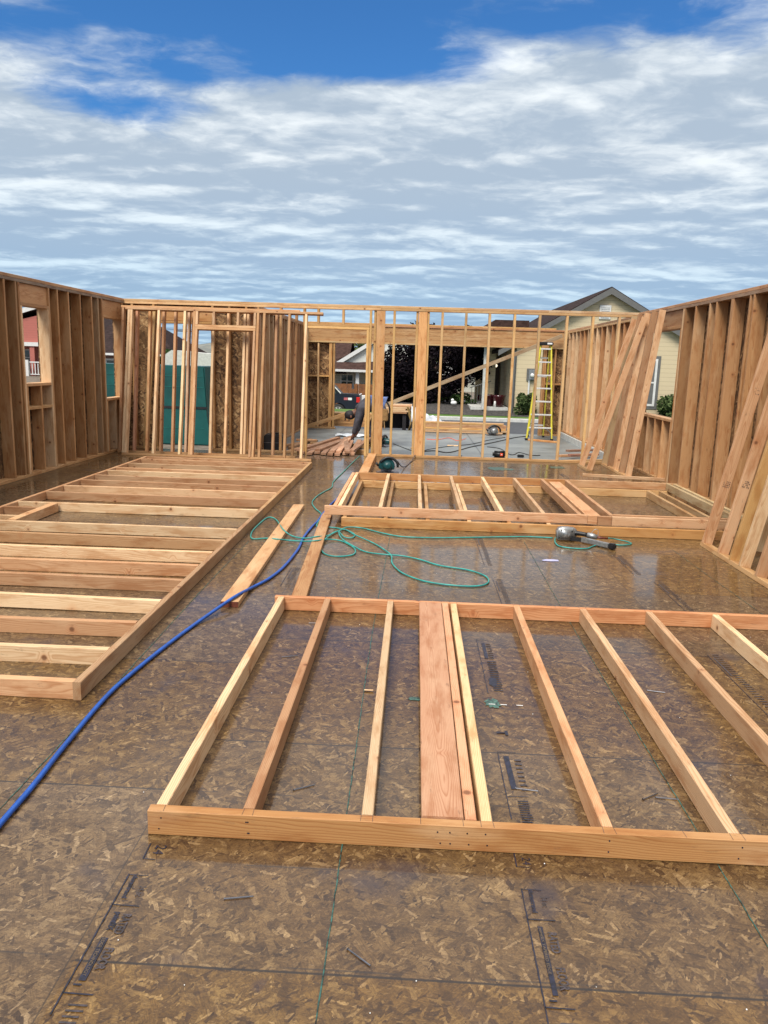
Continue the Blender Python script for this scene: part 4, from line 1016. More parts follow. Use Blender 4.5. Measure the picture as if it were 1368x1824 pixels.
# ladder
def ladder():
    P = thing('step_ladder', 'tall yellow fibreglass step ladder with silver rungs standing in the garage', 'ladder', (2.86, 18.1, -.09))
    yb_, yt, zt = 17.75, 18.12, 2.07; zb = -.088
    L0, R0 = V((2.57, yb_, zb)), V((3.145, yb_, zb)); L1, R1 = V((2.815, yt, zt)), V((3.05, yt, zt))
    for a, b in ((L0, L1), (R0, R1)):
        board('front_rail', a, b, .075, .03, DY, PINK, P).data.materials[0] = M['yellow']
    B0, B1 = V((2.74, 18.68, zb)), V((3.10, 18.68, zb)); C0, C1 = V((2.84, yt + .07, zt - .03)), V((3.03, yt + .07, zt - .03))
    for a, b in ((B0, C0), (B1, C1)):
        board('rear_rail', a, b, .05, .028, DY, PINK, P).data.materials[0] = M['yellow']
    for k in range(7):
        u = (.27 + .295 * k) / 2.16; a = L0.lerp(L1, u); b = R0.lerp(R1, u)
        o = obox('step', (a.x + .01, a.y - .045, a.z), (b.x - .01, a.y + .045, a.z + .032), M['alu'], P, .004)
    for z in (.18, .75, 1.33, 1.75):
        u = (z - zb) / (zt - zb); a = B0.lerp(C0, u); b = B1.lerp(C1, u)
        obox('rear_brace', (a.x, a.y - .01, z), (b.x, a.y + .01, z + .035), M['alu'], P)
    obox('top_cap', (2.76, yt - .09, zt - .02), (3.09, yt + .11, zt + .05), M['black'], P, .012); obox('cap_label', (2.95, yt - .093, zt + .0), (3.06, yt - .091, zt + .035), M['white'], P)
    for a in (L0, R0):
        obox('foot', (a.x - .03, a.y - .05, zb), (a.x + .03, a.y + .05, zb + .05), M['black'], P, .008)
    for a, sx in ((L0, 1), (R0, -1)):
        bm = bmesh.new(); tubebm(bm, smoothpath([(a.x + sx * .03, yb_, zb + .05), (a.x + sx * .045, yb_ + .01, .1), (a.x + sx * .16, yb_ + .03, .185)], 4), .014, 6); bmesh_obj('corner_brace', bm, M['greytrim'], P)
    for a in (B0, B1): obox('foot', (a.x - .025, a.y - .04, zb), (a.x + .025, a.y + .04, zb + .04), M['black'], P, .006)
    for a, b in ((L0.lerp(L1, .62), B0.lerp(C0, .62)), (R0.lerp(R1, .62), B1.lerp(C1, .62))):
        bm = bmesh.new(); tubebm(bm, [a, (a + b) / 2, b], .008, 6); bmesh_obj('spreader', bm, M['steel'], P)
ladder()

# ================================================================= WORKER
def skin_mesh(name, verts, edges, radii, mat, parent, root=0, sub=2):
    me = bpy.data.meshes.new(name); me.from_pydata([V(v) for v in verts], edges, [])
    o = bpy.data.objects.new(name, me); COL.objects.link(o)
    md = o.modifiers.new('k', 'SKIN'); md.use_smooth_shade = True
    for i, r_ in enumerate(radii):
        sv = me.skin_vertices[0].data[i]; sv.radius = (r_, r_) if not isinstance(r_, tuple) else r_; sv.use_root = (i == root)
    if sub: m2 = o.modifiers.new('s', 'SUBSURF'); m2.levels = sub; m2.render_levels = sub
    bpy.context.view_layer.update()
    me2 = bpy.data.meshes.new_from_object(o.evaluated_get(bpy.context.evaluated_depsgraph_get()))
    bpy.data.objects.remove(o); me2.materials.clear()
    for f in me2.polygons: f.use_smooth = True
    me2.transform(Matrix.Translation(-parent_world(parent)))
    return link(name, me2, mat, parent)
W = thing('person', 'worker in a charcoal long-sleeved top and cap bending down to pick up a board', 'person', (-.78, 15.5, -.09))
Y0 = 15.5
vv = [(-.64, Y0, .74), (-.76, Y0, .775), (-.92, Y0, .74), (-1.06, Y0, .655), (-1.13, Y0, .60), (-1.19, Y0, .555), (-1.27, Y0, .49),      # 0 pelvis .. 6 head
      (-1.07, Y0 - .17, .62), (-1.13, Y0 - .20, .38), (-1.19, Y0 - .17, .13), (-1.235, Y0 - .16, .05),                              # 7-10 near arm
      (-1.07, Y0 + .17, .62), (-1.10, Y0 + .19, .38), (-1.15, Y0 + .15, .15), (-1.195, Y0 + .14, .07),                             # 11-14 far arm
      (-.655, Y0 - .11, .66), (-.72, Y0 - .15, .34), (-.68, Y0 - .16, 0.0), (-.80, Y0 - .17, -.045),                               # 15-18 near leg
      (-.655, Y0 + .11, .66), (-.84, Y0 + .14, .34), (-.83, Y0 + .15, 0.0), (-.95, Y0 + .16, -.045)]
ee = [(0, 1), (1, 2), (2, 3), (3, 4), (4, 5), (5, 6), (3, 7), (7, 8), (8, 9), (9, 10), (3, 11), (11, 12), (12, 13), (13, 14), (0, 15), (15, 16), (16, 17), (17, 18), (0, 19), (19, 20), (20, 21), (21, 22)]
rr = [.12, .115, .13, .12, .07, .065, .088, .062, .046, .036, .03, .062, .046, .036, .03, .095, .066, .048, .035, .095, .066, .048, .035]
nv = len(vv)
def fingers(base, dirv, near):
    global nv
    for k in range(5):
        s = (k - 2) * .02
        b0 = V(base) + V((.0, s * .9, 0)); L = [.05, .058, .062, .058, .045][k]
        i0 = len(vv); vv.append(tuple(b0 + V(dirv) * .02)); vv.append(tuple(b0 + V(dirv) * (.02 + L * .6))); vv.append(tuple(b0 + V(dirv) * (.02 + L * .8) + V((.018, 0, -.028))))
        ee.extend([(near, i0), (i0, i0 + 1), (i0 + 1, i0 + 2)]); rr.extend([.011, .009, .008])
fingers(vv[10], (-.6, 0, -.8), 10); fingers(vv[14], (-.6, 0, -.8), 14)
skin_mesh('body', vv, ee, rr, M['skin'], W, 0, 1)
# face details
hd = V(vv[6])
bm = bmesh.new()
lathe(bm, [(.012, 0), (.009, .018), (.003, .026)], hd + V((-.03, 0, -.088)), V((-.5, 0, -.8)), 10); bmesh_obj('nose', bm, M['skin'], W, True)
for s in (-1, 1):
    bm = bmesh.new(); bmesh.ops.create_icosphere(bm, subdivisions=2, radius=.011, matrix=Matrix.Translation(hd + V((-.058, s * .034, -.06)))); bmesh_obj('eye', bm, M['white'], W, True)
    bm = bmesh.new(); bmesh.ops.create_icosphere(bm, subdivisions=2, radius=.022, matrix=Matrix.Translation(hd + V((.01, s * .09, -.01))) @ Matrix.Diagonal((1, .4, 1.3, 1))); bmesh_obj('ear', bm, M['skin'], W, True)
bm = bmesh.new(); bmesh.ops.create_icosphere(bm, subdivisions=3, radius=.104, matrix=Matrix.Translation(hd + V((-.018, 0, .018))) @ Matrix.Diagonal((1.08, .92, .92, 1)))
bmesh_obj('cap', bm, M['capm'], W, True)
bm = bmesh.new(); box(bm, (hd.x - .12, hd.y - .06, hd.z - .10), (hd.x - .105, hd.y + .06, hd.z - .01)); bmesh.ops.bevel(bm, geom=bm.edges[:], offset=.006, segments=2, affect='EDGES'); bmesh_obj('cap_brim', bm, M['capm'], W)
def part(name, idx, extra, mat, links, cuts=None):
    vs = [cuts.get(i, vv[i]) if cuts else vv[i] for i in idx]
    mp = {i: k for k, i in enumerate(idx)}
    return skin_mesh(name, vs, [(mp[a], mp[b]) for a, b in links], [(rr[i] + (extra[i] if isinstance(extra, dict) else extra)) for i in idx], mat, W, 0, 2)
obox('belt', (-.735, Y0 - .14, .70), (-.70, Y0 + .14, .88), M['leather'], W, .01)
part('shirt', [1, 2, 3, 4, 7, 8, 9, 11, 12, 13], {1: .045, 2: .05, 3: .05, 4: .035, 7: .03, 8: .022, 9: .016, 11: .03, 12: .022, 13: .016}, M['shirt'], [(1, 2), (2, 3), (3, 4), (3, 7), (7, 8), (8, 9), (3, 11), (11, 12), (12, 13)], {1: (-.80, Y0, .765)})
part('trousers', [0, 1, 15, 16, 17, 19, 20, 21], .017, M['jean'], [(0, 1), (0, 15), (15, 16), (16, 17), (0, 19), (19, 20), (20, 21)])
skin_mesh('shirt_tail', [(-.84, Y0, .775), (-.72, Y0, .80), (-.60, Y0, .76)], [(0, 1), (1, 2)], [.13, .142, .13], M['bluecloth'], W, 1, 2)
for s, c_ in ((-.165, (-.73, 0)), (.155, (-.88, 0))):
    bm = bmesh.new(); x = c_[0]; box(bm, (x - .17, Y0 + s - .05, -.088), (x + .08, Y0 + s + .05, -.01)); box(bm, (x - .03, Y0 + s - .048, -.01), (x + .075, Y0 + s + .048, .1)); bmesh.ops.bevel(bm, geom=bm.edges[:], offset=.02, segments=3, affect='EDGES'); bmesh_obj('boot', bm, M['boot'], W, True)
obox('tool_pouch', (-.66, Y0 - .25, .42), (-.52, Y0 - .13, .66), M['leather'], W, .02)
bm = bmesh.new(); tubebm(bm, smoothpath([(-.56, Y0 - .16, .80), (-.50, Y0 - .17, .70), (-.48, Y0 - .17, .5), (-.47, Y0 - .17, .3)], 5), .018, 8); bmesh_obj('tool_strap', bm, M['black'], W, True)
bm = bmesh.new(); tubebm(bm, [(-.60, Y0 - .2, .5), (-.58, Y0 - .26, .28)], .012, 8); bmesh_obj('hammer_handle', bm, M['leather'], W)

# ================================================================= OUTSIDE
# teal wrapped stack
P = thing('wrapped_stack', 'long stack wrapped in teal sheeting with a black strap, outside past the back left door', 'wrapped stack', (-6.3, 18.8, G0))
bm = bmesh.new(); prism(bm, [(-7.75, G0), (-4.72, G0), (-4.86, .2), (-4.90, 1.34), (-7.75, 1.34)], 'y', 18.0, 19.4); bmesh.ops.bevel(bm, geom=bm.edges[:], offset=.03, segments=2, affect='EDGES'); bmesh_obj('wrapper', bm, M['wrap'], P)
bm = bmesh.new(); box(bm, (-7.76, 17.985, .36), (-4.85, 17.998, .41)); bmesh_obj('strap', bm, M['black'], P)
for z in (1.1, .85, -.1):
    bm = bmesh.new(); box(bm, (-7.74, 17.992, z), (-4.93, 17.999, z + .012)); bmesh_obj('fold', bm, simple('fold_line', (.004, .12, .1), .5), P)  # thin lines a tone paler than the wrapper

def crown(bm, c, rad, n, s, seed, flat=1, holes=.25):
    rnd = random.Random(seed)
    clumps = [(V((rnd.gauss(0, .45), rnd.gauss(0, .45), rnd.gauss(0, .42))), rnd.uniform(.22, .45)) for _ in range(max(6, n // 140))]
    for k in range(n):
        cc, cr_ = rnd.choice(clumps)
        d = V((rnd.gauss(0, 1), rnd.gauss(0, 1), rnd.gauss(0, 1))).normalized() * cr_ * rnd.uniform(.35, 1) ** .5
        p = cc + d
        if p.length > 1.12: p = p.normalized() * rnd.uniform(.8, 1.1)
        p = V((c[0] + p.x * rad[0], c[1] + p.y * rad[1], c[2] + p.z * rad[2]))
        a = V((rnd.gauss(0, 1), rnd.gauss(0, 1), rnd.gauss(0, .6))).normalized(); b = a.cross(V((rnd.gauss(0, 1), rnd.gauss(0, 1), rnd.gauss(0, 1)))).normalized()
        q = s * rnd.uniform(.6, 1.3)
        vs = [bm.verts.new(p + a * q), bm.verts.new(p + b * q * .45), bm.verts.new(p - a * q), bm.verts.new(p - b * q * .45)]
        bm.faces.new(vs)
def tree(name, label, base, crowns, leafmat, trunk_r, seed, s=.1, dens=900):
    P = thing(name, label, 'tree', base)
    rnd = random.Random(seed); b = V(base)
    top = V(crowns[0][0])
    bm = bmesh.new(); tubebm(bm, smoothpath([b - V((0, 0, .1)), b.lerp(top, .35) + V((.05, 0, 0)), b.lerp(top, .75), top], 4), [trunk_r * (1 - .05 * k) for k in range(13)], 9)
    for k in range(6):
        c_, r_ = crowns[k % len(crowns)]; e = V(c_) + V((rnd.uniform(-1, 1) * r_[0] * .7, rnd.uniform(-1, 1) * r_[1] * .7, rnd.uniform(-.2, .7) * r_[2]))
        st_ = b.lerp(top, rnd.uniform(.4, .8)); tubebm(bm, [st_, st_.lerp(e, .5) + V((0, 0, .1)), e], [trunk_r * .5, trunk_r * .3, trunk_r * .1], 6)
    bmesh_obj('trunk', bm, M['bark'], P, True)
    bm = bmesh.new()
    for i, (c_, r_) in enumerate(crowns): crown(bm, c_, r_, dens, s, seed + i)
    bmesh_obj('crown', bm, leafmat, P)
    return P
tree('plum_tree', 'large dark purple-leaved tree behind the garage doorway', (1.0, 36.5, G0 + .1),
     [((.6, 36.5, 1.9), (2.0, 1.8, 1.5)), ((-.6, 36.8, 1.3), (1.5, 1.5, 1.3)), ((2.3, 36.8, 1.6), (1.2, 1.5, 1.3)), ((.9, 36.4, .6), (1.7, 1.4, 1.0)), ((-.4, 36.4, .2), (1.4, 1.3, .9)), ((2.0, 37.2, 2.4), (1.3, 1.4, .9)), ((-1.2, 37.0, .6), (.9, 1.2, 1.2)), ((1.0, 37.4, 1.2), (2.4, .7, 1.6))], M['plum'], .16, 3, .10, 3200)
def bush(name, label, c, rad, mat, n, s, seed, cat='shrub', group=None):
    P = thing(name, label, cat, (c[0], c[1], c[2] - rad[2]), group)
    bm = bmesh.new(); crown(bm, c, rad, n, s, seed); bmesh_obj('foliage', bm, mat, P)
    bm = bmesh.new()
    for k in range(5): tubebm(bm, [(c[0], c[1], c[2] - rad[2]), (c[0] + random.uniform(-.5, .5) * rad[0], c[1] + random.uniform(-.4, .4) * rad[1], c[2] + rad[2] * .3)], [.02, .008], 5)
    bmesh_obj('stems', bm, M['bark'], P)
bush('shrub', 'green shrub under the electricity meter', (4.75, 32.4, .0), (.62, .45, .62), M['leaf'], 1500, .09, 11)
bush('shrub', 'green shrub below the neighbour window, seen through the right wall opening', (10.55, 32.2, .15), (.75, .6, .75), M['leaf'], 1800, .09, 12)
bush('shrub', 'dark hedge-like shrub beside the plum tree trunk', (1.9, 36.0, -.1), (.9, .6, .42), M['dleaf'], 1200, .09, 13)
bush('shrub', 'blue-green shrub behind the plum tree', (1.5, 37.0, .25), (.75, .5, .35), M['bleaf'], 700, .09, 14)
bush('shrub', 'red-leaved shrub left of the small railing', (3.25, 37.6, .0), (.4, .4, .28), M['rleaf'], 500, .07, 15)
bush('shrub', 'dark shrub mass at the left foot of the plum tree', (-.3, 36.2, -.2), (1.2, .7, .35), M['dleaf'], 1200, .09, 16)
bush('shrub', 'green hedge behind the dark pickup at the right', (-1.6, 44, -1.2), (1.6, .8, .6), M['leaf'], 1400, .12, 17)
bm = bmesh.new(); bmesh.ops.create_icosphere(bm, subdivisions=2, radius=.12, matrix=Matrix.Translation((1.72, 34.6, -.12)) @ Matrix.Diagonal((1.2, .8, .8, 1))); bmesh.ops.create_icosphere(bm, subdivisions=2, radius=.07, matrix=Matrix.Translation((1.66, 34.6, .0)))
tag(bmesh_obj('garden_ornament', bm, M['white'], None, True), 'white bird-shaped garden ornament on the mulch', 'ornament')

def gable_roof(bm, x0, x1, y0, y1, ze, zr, th=.14, axis='y'):
    """gable roof slab with ridge along axis"""
    if axis == 'y':
        xm = (x0 + x1) / 2
        prism(bm, [(x0, ze), (xm, zr), (x1, ze), (x1, ze - th), (xm, zr - th * 1.2), (x0, ze - th)], 'y', y0, y1)
    else:
        ym = (y0 + y1) / 2
        prism(bm, [(y0, ze), (ym, zr), (y1, ze), (y1, ze - th), (ym, zr - th * 1.2), (y0, ze - th)], 'x', x0, x1)
def window(P, x0, x1, y, z0, z1, frame, glass, fw=.09, mull=1, trans=True, outer=None):
    if outer is not None: obox('window_trim', (x0 - .12, y - .03, z0 - .12), (x1 + .12, y - .005, z1 + .12), outer, P)
    bm = bmesh.new(); yf = y - .055
    for a, b in (((x0, z0), (x1, z0 + fw)), ((x0, z1 - fw), (x1, z1)), ((x0, z0 + fw), (x0 + fw, z1 - fw)), ((x1 - fw, z0 + fw), (x1, z1 - fw))): box(bm, (a[0], yf, a[1]), (b[0], yf + .03, b[1]))
    for k in range(1, mull + 1):
        xm = x0 + (x1 - x0) * k / (mull + 1); box(bm, (xm - fw / 3, yf + .003, z0 + fw), (xm + fw / 3, yf + .03, z1 - fw))
    if trans: zm = (z0 + z1) / 2; box(bm, (x0 + fw, yf + .005, zm - fw / 3), (x1 - fw, yf + .03, zm + fw / 3))
    f = bmesh_obj('window', bm, frame, P)
    obox('pane', (x0 + fw, y - .028, z0 + fw), (x1 - fw, y - .022, z1 - fw), glass, f)
# --- cream-yellow neighbour house
P = thing('house', 'cream-yellow house with grey trim and a gable vent, beyond the right wall', 'house', (7.8, 36, G0))
xa, xb2 = 4.15, 11.7; yh = 33.0; ze, zr = 2.62, 4.84; xm = 7.8
bm = bmesh.new(); prism(bm, [(xa, G0), (xb2, G0), (xb2, 2.45), (xm, 4.58), (xa, 2.45)], 'y', yh, 47); bmesh_obj('wall', bm, M['siding'], P)
bm = bmesh.new(); prism(bm, [(xa - .75, 2.22), (xm, zr), (xb2 + .75, 2.22), (xb2 + .75, 2.06), (xm, zr - .2), (xa - .75, 2.06)], 'y', yh - .22, 47.5); r_ = bmesh_obj('roof', bm, M['shing'], P)
bm = bmesh.new(); prism(bm, [(xa - .78, 2.17), (xm, zr - .045), (xb2 + .78, 2.17), (xb2 + .78, 1.96), (xm, zr - .30), (xa - .78, 1.96)], 'y', yh - .27, yh - .23); bmesh_obj('barge_board', bm, M['greytrim'], r_)
f = obox('gable_vent', (7.42, yh - .05, 3.56), (7.88, yh - .01, 4.12), M['wtrim'], P)
for k in range(7): obox('louvre', (7.48, yh - .075, 3.62 + k * .066), (7.82, yh - .052, 3.65 + k * .066), M['wtrim'], f)
window(P, 8.75, 9.98, yh, .08, 2.02, M['wtrim'], M['blind'], .09, 1, True, M['greytrim'])
obox('corner_trim', (xa - .13, yh - .03, G0), (xa + .02, yh + .2, 2.2), M['greytrim'], P)
mt_ = obox('meter_board', (4.62, yh - .06, .98), (5.02, yh - .01, 1.48), M['greytrim'], P); mb = obox('meter_box', (4.69, yh - .18, 1.03), (4.96, yh - .065, 1.43), M['silver'], mt_, .01)
bm = bmesh.new(); lathe(bm, [(.08, 0), (.08, .05), (.06, .07)], (4.83, yh - .18, 1.2), V((0, -1, 0)), 18); bmesh_obj('meter_dial', bm, M['alu'], mt_, True)
obox('conduit', (4.70, yh - .08, .3), (4.76, yh - .02, 1.03), M['alu'], P)
obox('downpipe', (4.02, yh - .14, G0), (4.10, yh - .06, 2.0), M['greytrim'], P)
# porch wing
bm = bmesh.new(); prism(bm, [(2.45, 2.72), (4.6, 2.72), (4.6, 3.42), (3.2, 3.42)], 'y', 33.0, 44.0); bmesh_obj('porch_roof', bm, M['shingb'], P)
bm = bmesh.new(); box(bm, (2.5, 32.95, 2.35), (4.13, 33.1, 2.71)); bmesh_obj('porch_fascia', bm, M['greytrim'], P)
obox('porch_ceiling', (2.5, 33.1, 2.38), (4.13, 39.2, 2.44), M['greytrim'], P)
obox('porch_wall', (2.95, 38.9, G0), (4.14, 39.1, 2.38), M['siding'], P); obox('porch_slab', (2.4, 33.6, G0), (4.0, 39.0, -.20), M['kerb'], P)
d_ = obox('door', (3.7, 38.82, -.2), (4.1, 38.88, 1.95), simple('taupe_door', (.1, .07, .055), .5), P); obox('door_handle', (3.74, 38.78, .8), (3.78, 38.82, .86), M['alu'], d_)
obox('porch_post', (2.84, 33.3, -.3), (2.98, 33.5, 2.4), M['kerb'], P); obox('porch_trim', (3.12, 36.0, -.2), (3.24, 36.1, 2.38), M['greytrim'], P)
o = obox('porch_side_wall', (3.24, 36.02, -.2), (3.62, 36.1, 2.38), M['siding'], P)
bm = bmesh.new(); bmesh.ops.create_uvsphere(bm, u_segments=12, v_segments=8, radius=.07, matrix=Matrix.Translation((3.72, 36.9, 1.55))); lampm, ntl, pl = newmat('lit_globe'); pl.inputs['Emission Color'].default_value = (1, .85, .6, 1); pl.inputs['Emission Strength'].default_value = 1.2; bmesh_obj('porch_lamp', bm, lampm, P)
for k, (x, y) in enumerate(((3.23, 34.3), (3.62, 33.9))):
    bm = bmesh.new(); lathe(bm, [(.17, 0), (.2, .05), (.27, .42), (.29, .5), (.25, .5), (.22, .42)], (x, y, -.195), V((0, 0, 1)), 24)
    tag(bmesh_obj('plant_pot', bm, M['pot'], None, True), 'burgundy glazed pot on the neighbour porch, %s' % ('left of the pair' if k == 0 else 'right of the pair'), 'plant pot', 'burgundy pots on the porch')
bm = bmesh.new(); lathe(bm, [(.05, 0), (.05, .22), (.03, .25)], (3.45, 33.75, -.195), V((0, 0, 1)), 12); tag(bmesh_obj('path_light', bm, M['white'], None, True), 'small white post light between the pots', 'light')
Q = thing('railing', 'small dark metal railing between the plum tree and the porch', 'railing', (2.9, 37, -.3))
bm = bmesh.new(); 
for k in range(7): tubebm(bm, [(2.55 + k * .13, 35.5, -.28), (2.55 + k * .13, 35.5, .55 + k * .045)], .012, 5)
bmesh_obj('balusters', bm, M['greytrim'], Q); bm = bmesh.new(); tubebm(bm, [(2.5, 35.5, .55), (3.4, 35.5, .86)], .022, 6); bmesh_obj('handrail', bm, M['greytrim'], Q)
# small grey-blue house part behind railing
P = thing('house', 'small far house with grey roof glimpsed between the plum tree and the porch', 'house', (4.6, 62, G0))
obox('wall', (2.6, 60, G0), (8, 66, 1.15), M['sidew'], P); bm = bmesh.new(); gable_roof(bm, 2.2, 8.4, 59.5, 66.5, 1.2, 3.0, axis='x'); r_ = bmesh_obj('roof', bm, M['greytrim'], P); obox('gutter', (2.2, 59.40, 1.04), (8.4, 59.49, 1.2), M['wtrim'], r_)
# --- white house with brown roof
GB = -1.75
P = thing('house', 'white house with brown roofs and a cedar fence, seen over the dark pickup', 'house', (-5, 62, GB))
obox('wall', (-12, 60, GB), (1.5, 70, .95), M['sidew'], P)
bm = bmesh.new(); prism(bm, [(-6.6, .95), (1.2, .95), (1.2, 1.7), (-2.0, 3.45), (-5.6, 1.62)], 'y', 59.2, 68); bmesh_obj('gable_wall', bm, simple('white_siding', (.6, .6, .54), .6, var=.05), P)
bm = bmesh.new(); prism(bm, [(-6.9, .9), (-6.4, .9), (-1.9, 3.75), (-2.0, 4.0)], 'y', 58.9, 59.15); prism(bm, [(2.6, .9), (2.1, .9), (-1.95, 3.75), (-1.9, 4.0)], 'y', 58.9, 59.15); bmesh_obj('barge_board', bm, M['wtrim'], P)
bm = bmesh.new(); prism(bm, [(-7.0, .85), (-2.0, 3.98), (2.7, .85), (2.7, .7), (-2.0, 3.75), (-7.0, .7)], 'y', 59.16, 69); bmesh_obj('roof', bm, M['shingb'], P)
bm = bmesh.new()
v = [bm.verts.new(p) for p in ((-13, 57.6, .92), (2.2, 57.6, .92), (.8, 59.6, 2.15), (-4.6, 59.6, 2.15), (-6.3, 59.6, 1.6), (-13, 60.2, 2.0), (-13, 61, .8), (2.2, 61, .8))]
bm.faces.new((v[0], v[1], v[2], v[3], v[4], v[5])); bm.faces.new((v[0], v[6], v[7], v[1])); bmesh_obj('porch_roof', bm, M['shingb'], P)
bm = bmesh.new(); prism(bm, [(58.6, .8), (64, 3.4), (70, .8), (70, .6), (64, 3.2), (58.6, .6)], 'x', -13.5, -5.2); bmesh_obj('main_roof', bm, M['shingb'], P)
obox('gutter', (-13, 57.5, .78), (2.2, 57.62, .95), M['wtrim'], P)
window(P, -5.8, -4.75, 60, -.55, .62, M['wtrim'], M['glass'], .1, 1, True)
obox('porch_post', (-4.45, 57.9, GB), (-4.2, 58.15, .8), M['wtrim'], P); obox('porch_post', (.6, 57.9, GB), (.85, 58.15, .8), M['wtrim'], P)
Q = thing('fence', 'orange-brown cedar board fence in front of the white house', 'fence', (-5, 55, GB))
bm = bmesh.new()
for k in range(64): box(bm, (-12 + k * .16, 55, GB), (-12 + k * .16 + .152, 55.03, -.02 - .35 * (k % 12 == 11)))
bmesh_obj('fence_boards', bm, M['cedar'], Q)
for k in range(6):
    obox('fence_post', (-12 + k * 1.95, 54.93, GB), (-12 + k * 1.95 + .1, 54.995, .02), M['cedar'], Q)
obox('utility_box', (-3.7, 50, GB), (-2.3, 50.8, -.6), M['wtrim'], None, .03); tag(bpy.data.objects['utility_box'], 'low white box behind the tail of the pickup', 'box')
tree('far_tree', 'bushy green tree rising behind the roof of the white house', (-6, 78, GB), [((-6, 78, 2.6), (5, 3, 1.9)), ((-1, 79, 2.3), (4, 3, 1.7))], M['leaf'], .3, 31, .3, 1300)

# --- pickup
P = thing('pickup_truck', 'dark navy pickup truck parked on the lower street, tail to the right', 'pickup truck', (-5.5, 46.5, GB))
ty0, ty1 = 45.6, 47.5; zg = GB
def tp(pts, name, mat, y0=ty0, y1=ty1, bev=.03, par=None):
    bm = bmesh.new(); prism(bm, [(x, zg + z_) for x, z_ in pts], 'y', y0, y1)
    if bev: bmesh.ops.bevel(bm, geom=bm.edges[:], offset=bev, segments=2, affect='EDGES')
    return bmesh_obj(name, bm, mat, par or P)
xr = -3.25; xf = xr - 5.6
wc = (xr - 1.25, xr - 4.75)
def arch(cx, r=.46, n=9): return [(cx + r * math.cos(a), .42 + r * math.sin(a)) for a in [math.pi * k / (n - 1) for k in range(n)]]
tp([(xr, .5), (xr, 1.36), (xr - 1.9, 1.40), (xr - 3.9, 1.30), (xf + .1, 1.18), (xf, .95), (xf, .45)] + [(wc[1] - .5, .42)] + arch(wc[1])[::-1] + [(wc[0] - .5, .42)] + arch(wc[0])[::-1] + [(wc[0] + .5, .45)], 'body', M['truck'], bev=0)
tp([(xr - 1.12, 1.38), (xr - 1.62, 1.90), (xr - 3.2, 1.94), (xr - 4.2, 1.32)], 'cab', M['truck'], ty0 + .12, ty1 - .12)
tp([(xr - 1.35, 1.42), (xr - 1.72, 1.80), (xr - 3.1, 1.84), (xr - 3.9, 1.38)], 'side_window', M['glass'], ty0 + .10, ty0 + .118, 0)
bm = bmesh.new(); tubebm(bm, [(xr - 1.12, ty0 + .1, zg + 1.42), (xr - 1.62, ty0 + .1, zg + 1.92)], .035, 6); bmesh_obj('pillar_trim', bm, M['alu'], P)
obox('tail_light', (xr - .2, ty0 - .02, zg + .92), (xr + .02, ty0 + .1, zg + 1.27), M['red'], P, .02)
obox('bumper', (xr - .05, ty0 + .05, zg + .45), (xr + .22, ty1 - .05, zg + .65), M['black'], P, .03); obox('bed_rail', (xr - 1.1, ty0 + .01, zg + 1.38), (xr - .05, ty0 + .1, zg + 1.43), M['black'], P)
obox('mirror', (xr - 3.8, ty0 - .15, zg + 1.3), (xr - 3.6, ty0 - .02, zg + 1.5), M['truck'], P, .02)
obox('tailgate_cap', (xr - .06, ty0 + .1, zg + 1.36), (xr + .01, ty1 - .1, zg + 1.40), M['alu'], P)
obox('sticker', (xr - .92, ty0 - .006, zg + 1.06), (xr - .70, ty0 - .001, zg + 1.2), simple('pink_sticker', (.5, .12, .14), .5), P); obox('sticker', (xr - .68, ty0 - .006, zg + 1.06), (xr - .45, ty0 - .001, zg + 1.2), M['white'], P)
for x in wc:
    bm = bmesh.new(); lathe(bm, [(.3, 0), (.4, .02), (.41, .12), (.4, .24), (.3, .25)], (x, ty0 - .01, zg + .41), V((0, 1, 0)), 26); w_ = bmesh_obj('wheel', bm, M['tyre'], P, True)
    bm = bmesh.new(); lathe(bm, [(.26, 0), (.27, .02)], (x, ty0 - .025, zg + .41), V((0, 1, 0)), 24); bmesh_obj('rim', bm, M['greytrim'], w_)
    bm = bmesh.new()
    for k in range(6):
        a = k * math.pi / 3; tubebm(bm, [(x + .05 * math.cos(a), ty0 - .03, zg + .41 + .05 * math.sin(a)), (x + .25 * math.cos(a), ty0 - .03, zg + .41 + .25 * math.sin(a))], .018, 5)
    bmesh_obj('spokes', bm, M['alu'], w_)
    bm = bmesh.new(); lathe(bm, [(.3, 0), (.4, .02), (.41, .12), (.4, .24), (.3, .25)], (x, ty1 - .24, zg + .41), V((0, 1, 0)), 20); bmesh_obj('wheel', bm, M['tyre'], P, True)

# --- houses to the left
P = thing('house', 'pink house with white trim and a railed porch, seen through the nearer left window opening', 'house', (-35, 68, G0))
yh = 66.
bm = bmesh.new(); prism(bm, [(-42, 2.1), (-26.0, 2.1), (-30.8, 4.9)], 'y', yh, 76); bmesh_obj('gable_wall', bm, M['sidep'], P)
obox('wall', (-42, yh + 2.2, G0), (-26, 76, 2.1), M['sidep'], P)
bm = bmesh.new(); prism(bm, [(-43, 2.0), (-30.8, 5.85), (-25.2, 3.0), (-25.2, 2.7), (-30.8, 5.45), (-43, 1.7)], 'y', yh - .2, 77); bmesh_obj('roof', bm, M['shing'], P)
bm = bmesh.new(); prism(bm, [(-43, 2.0), (-30.8, 5.9), (-25.2, 3.05), (-25.2, 2.75), (-30.8, 5.5), (-43, 1.65)], 'y', yh - .3, yh - .21); bmesh_obj('barge_board', bm, M['wtrim'], P)
obox('porch_beam', (-42, yh - .3, 2.0), (-26, yh - .02, 2.32), M['wtrim'], P)
for x in (-36.5, -32.9, -29.5): obox('porch_post', (x, yh - .2, G0), (x + .4, yh + .1, 2.0), M['sidep'], P)
window(P, -35.9, -34.0, yh + 2.2, .3, 1.75, M['wtrim'], M['glass'], .12)
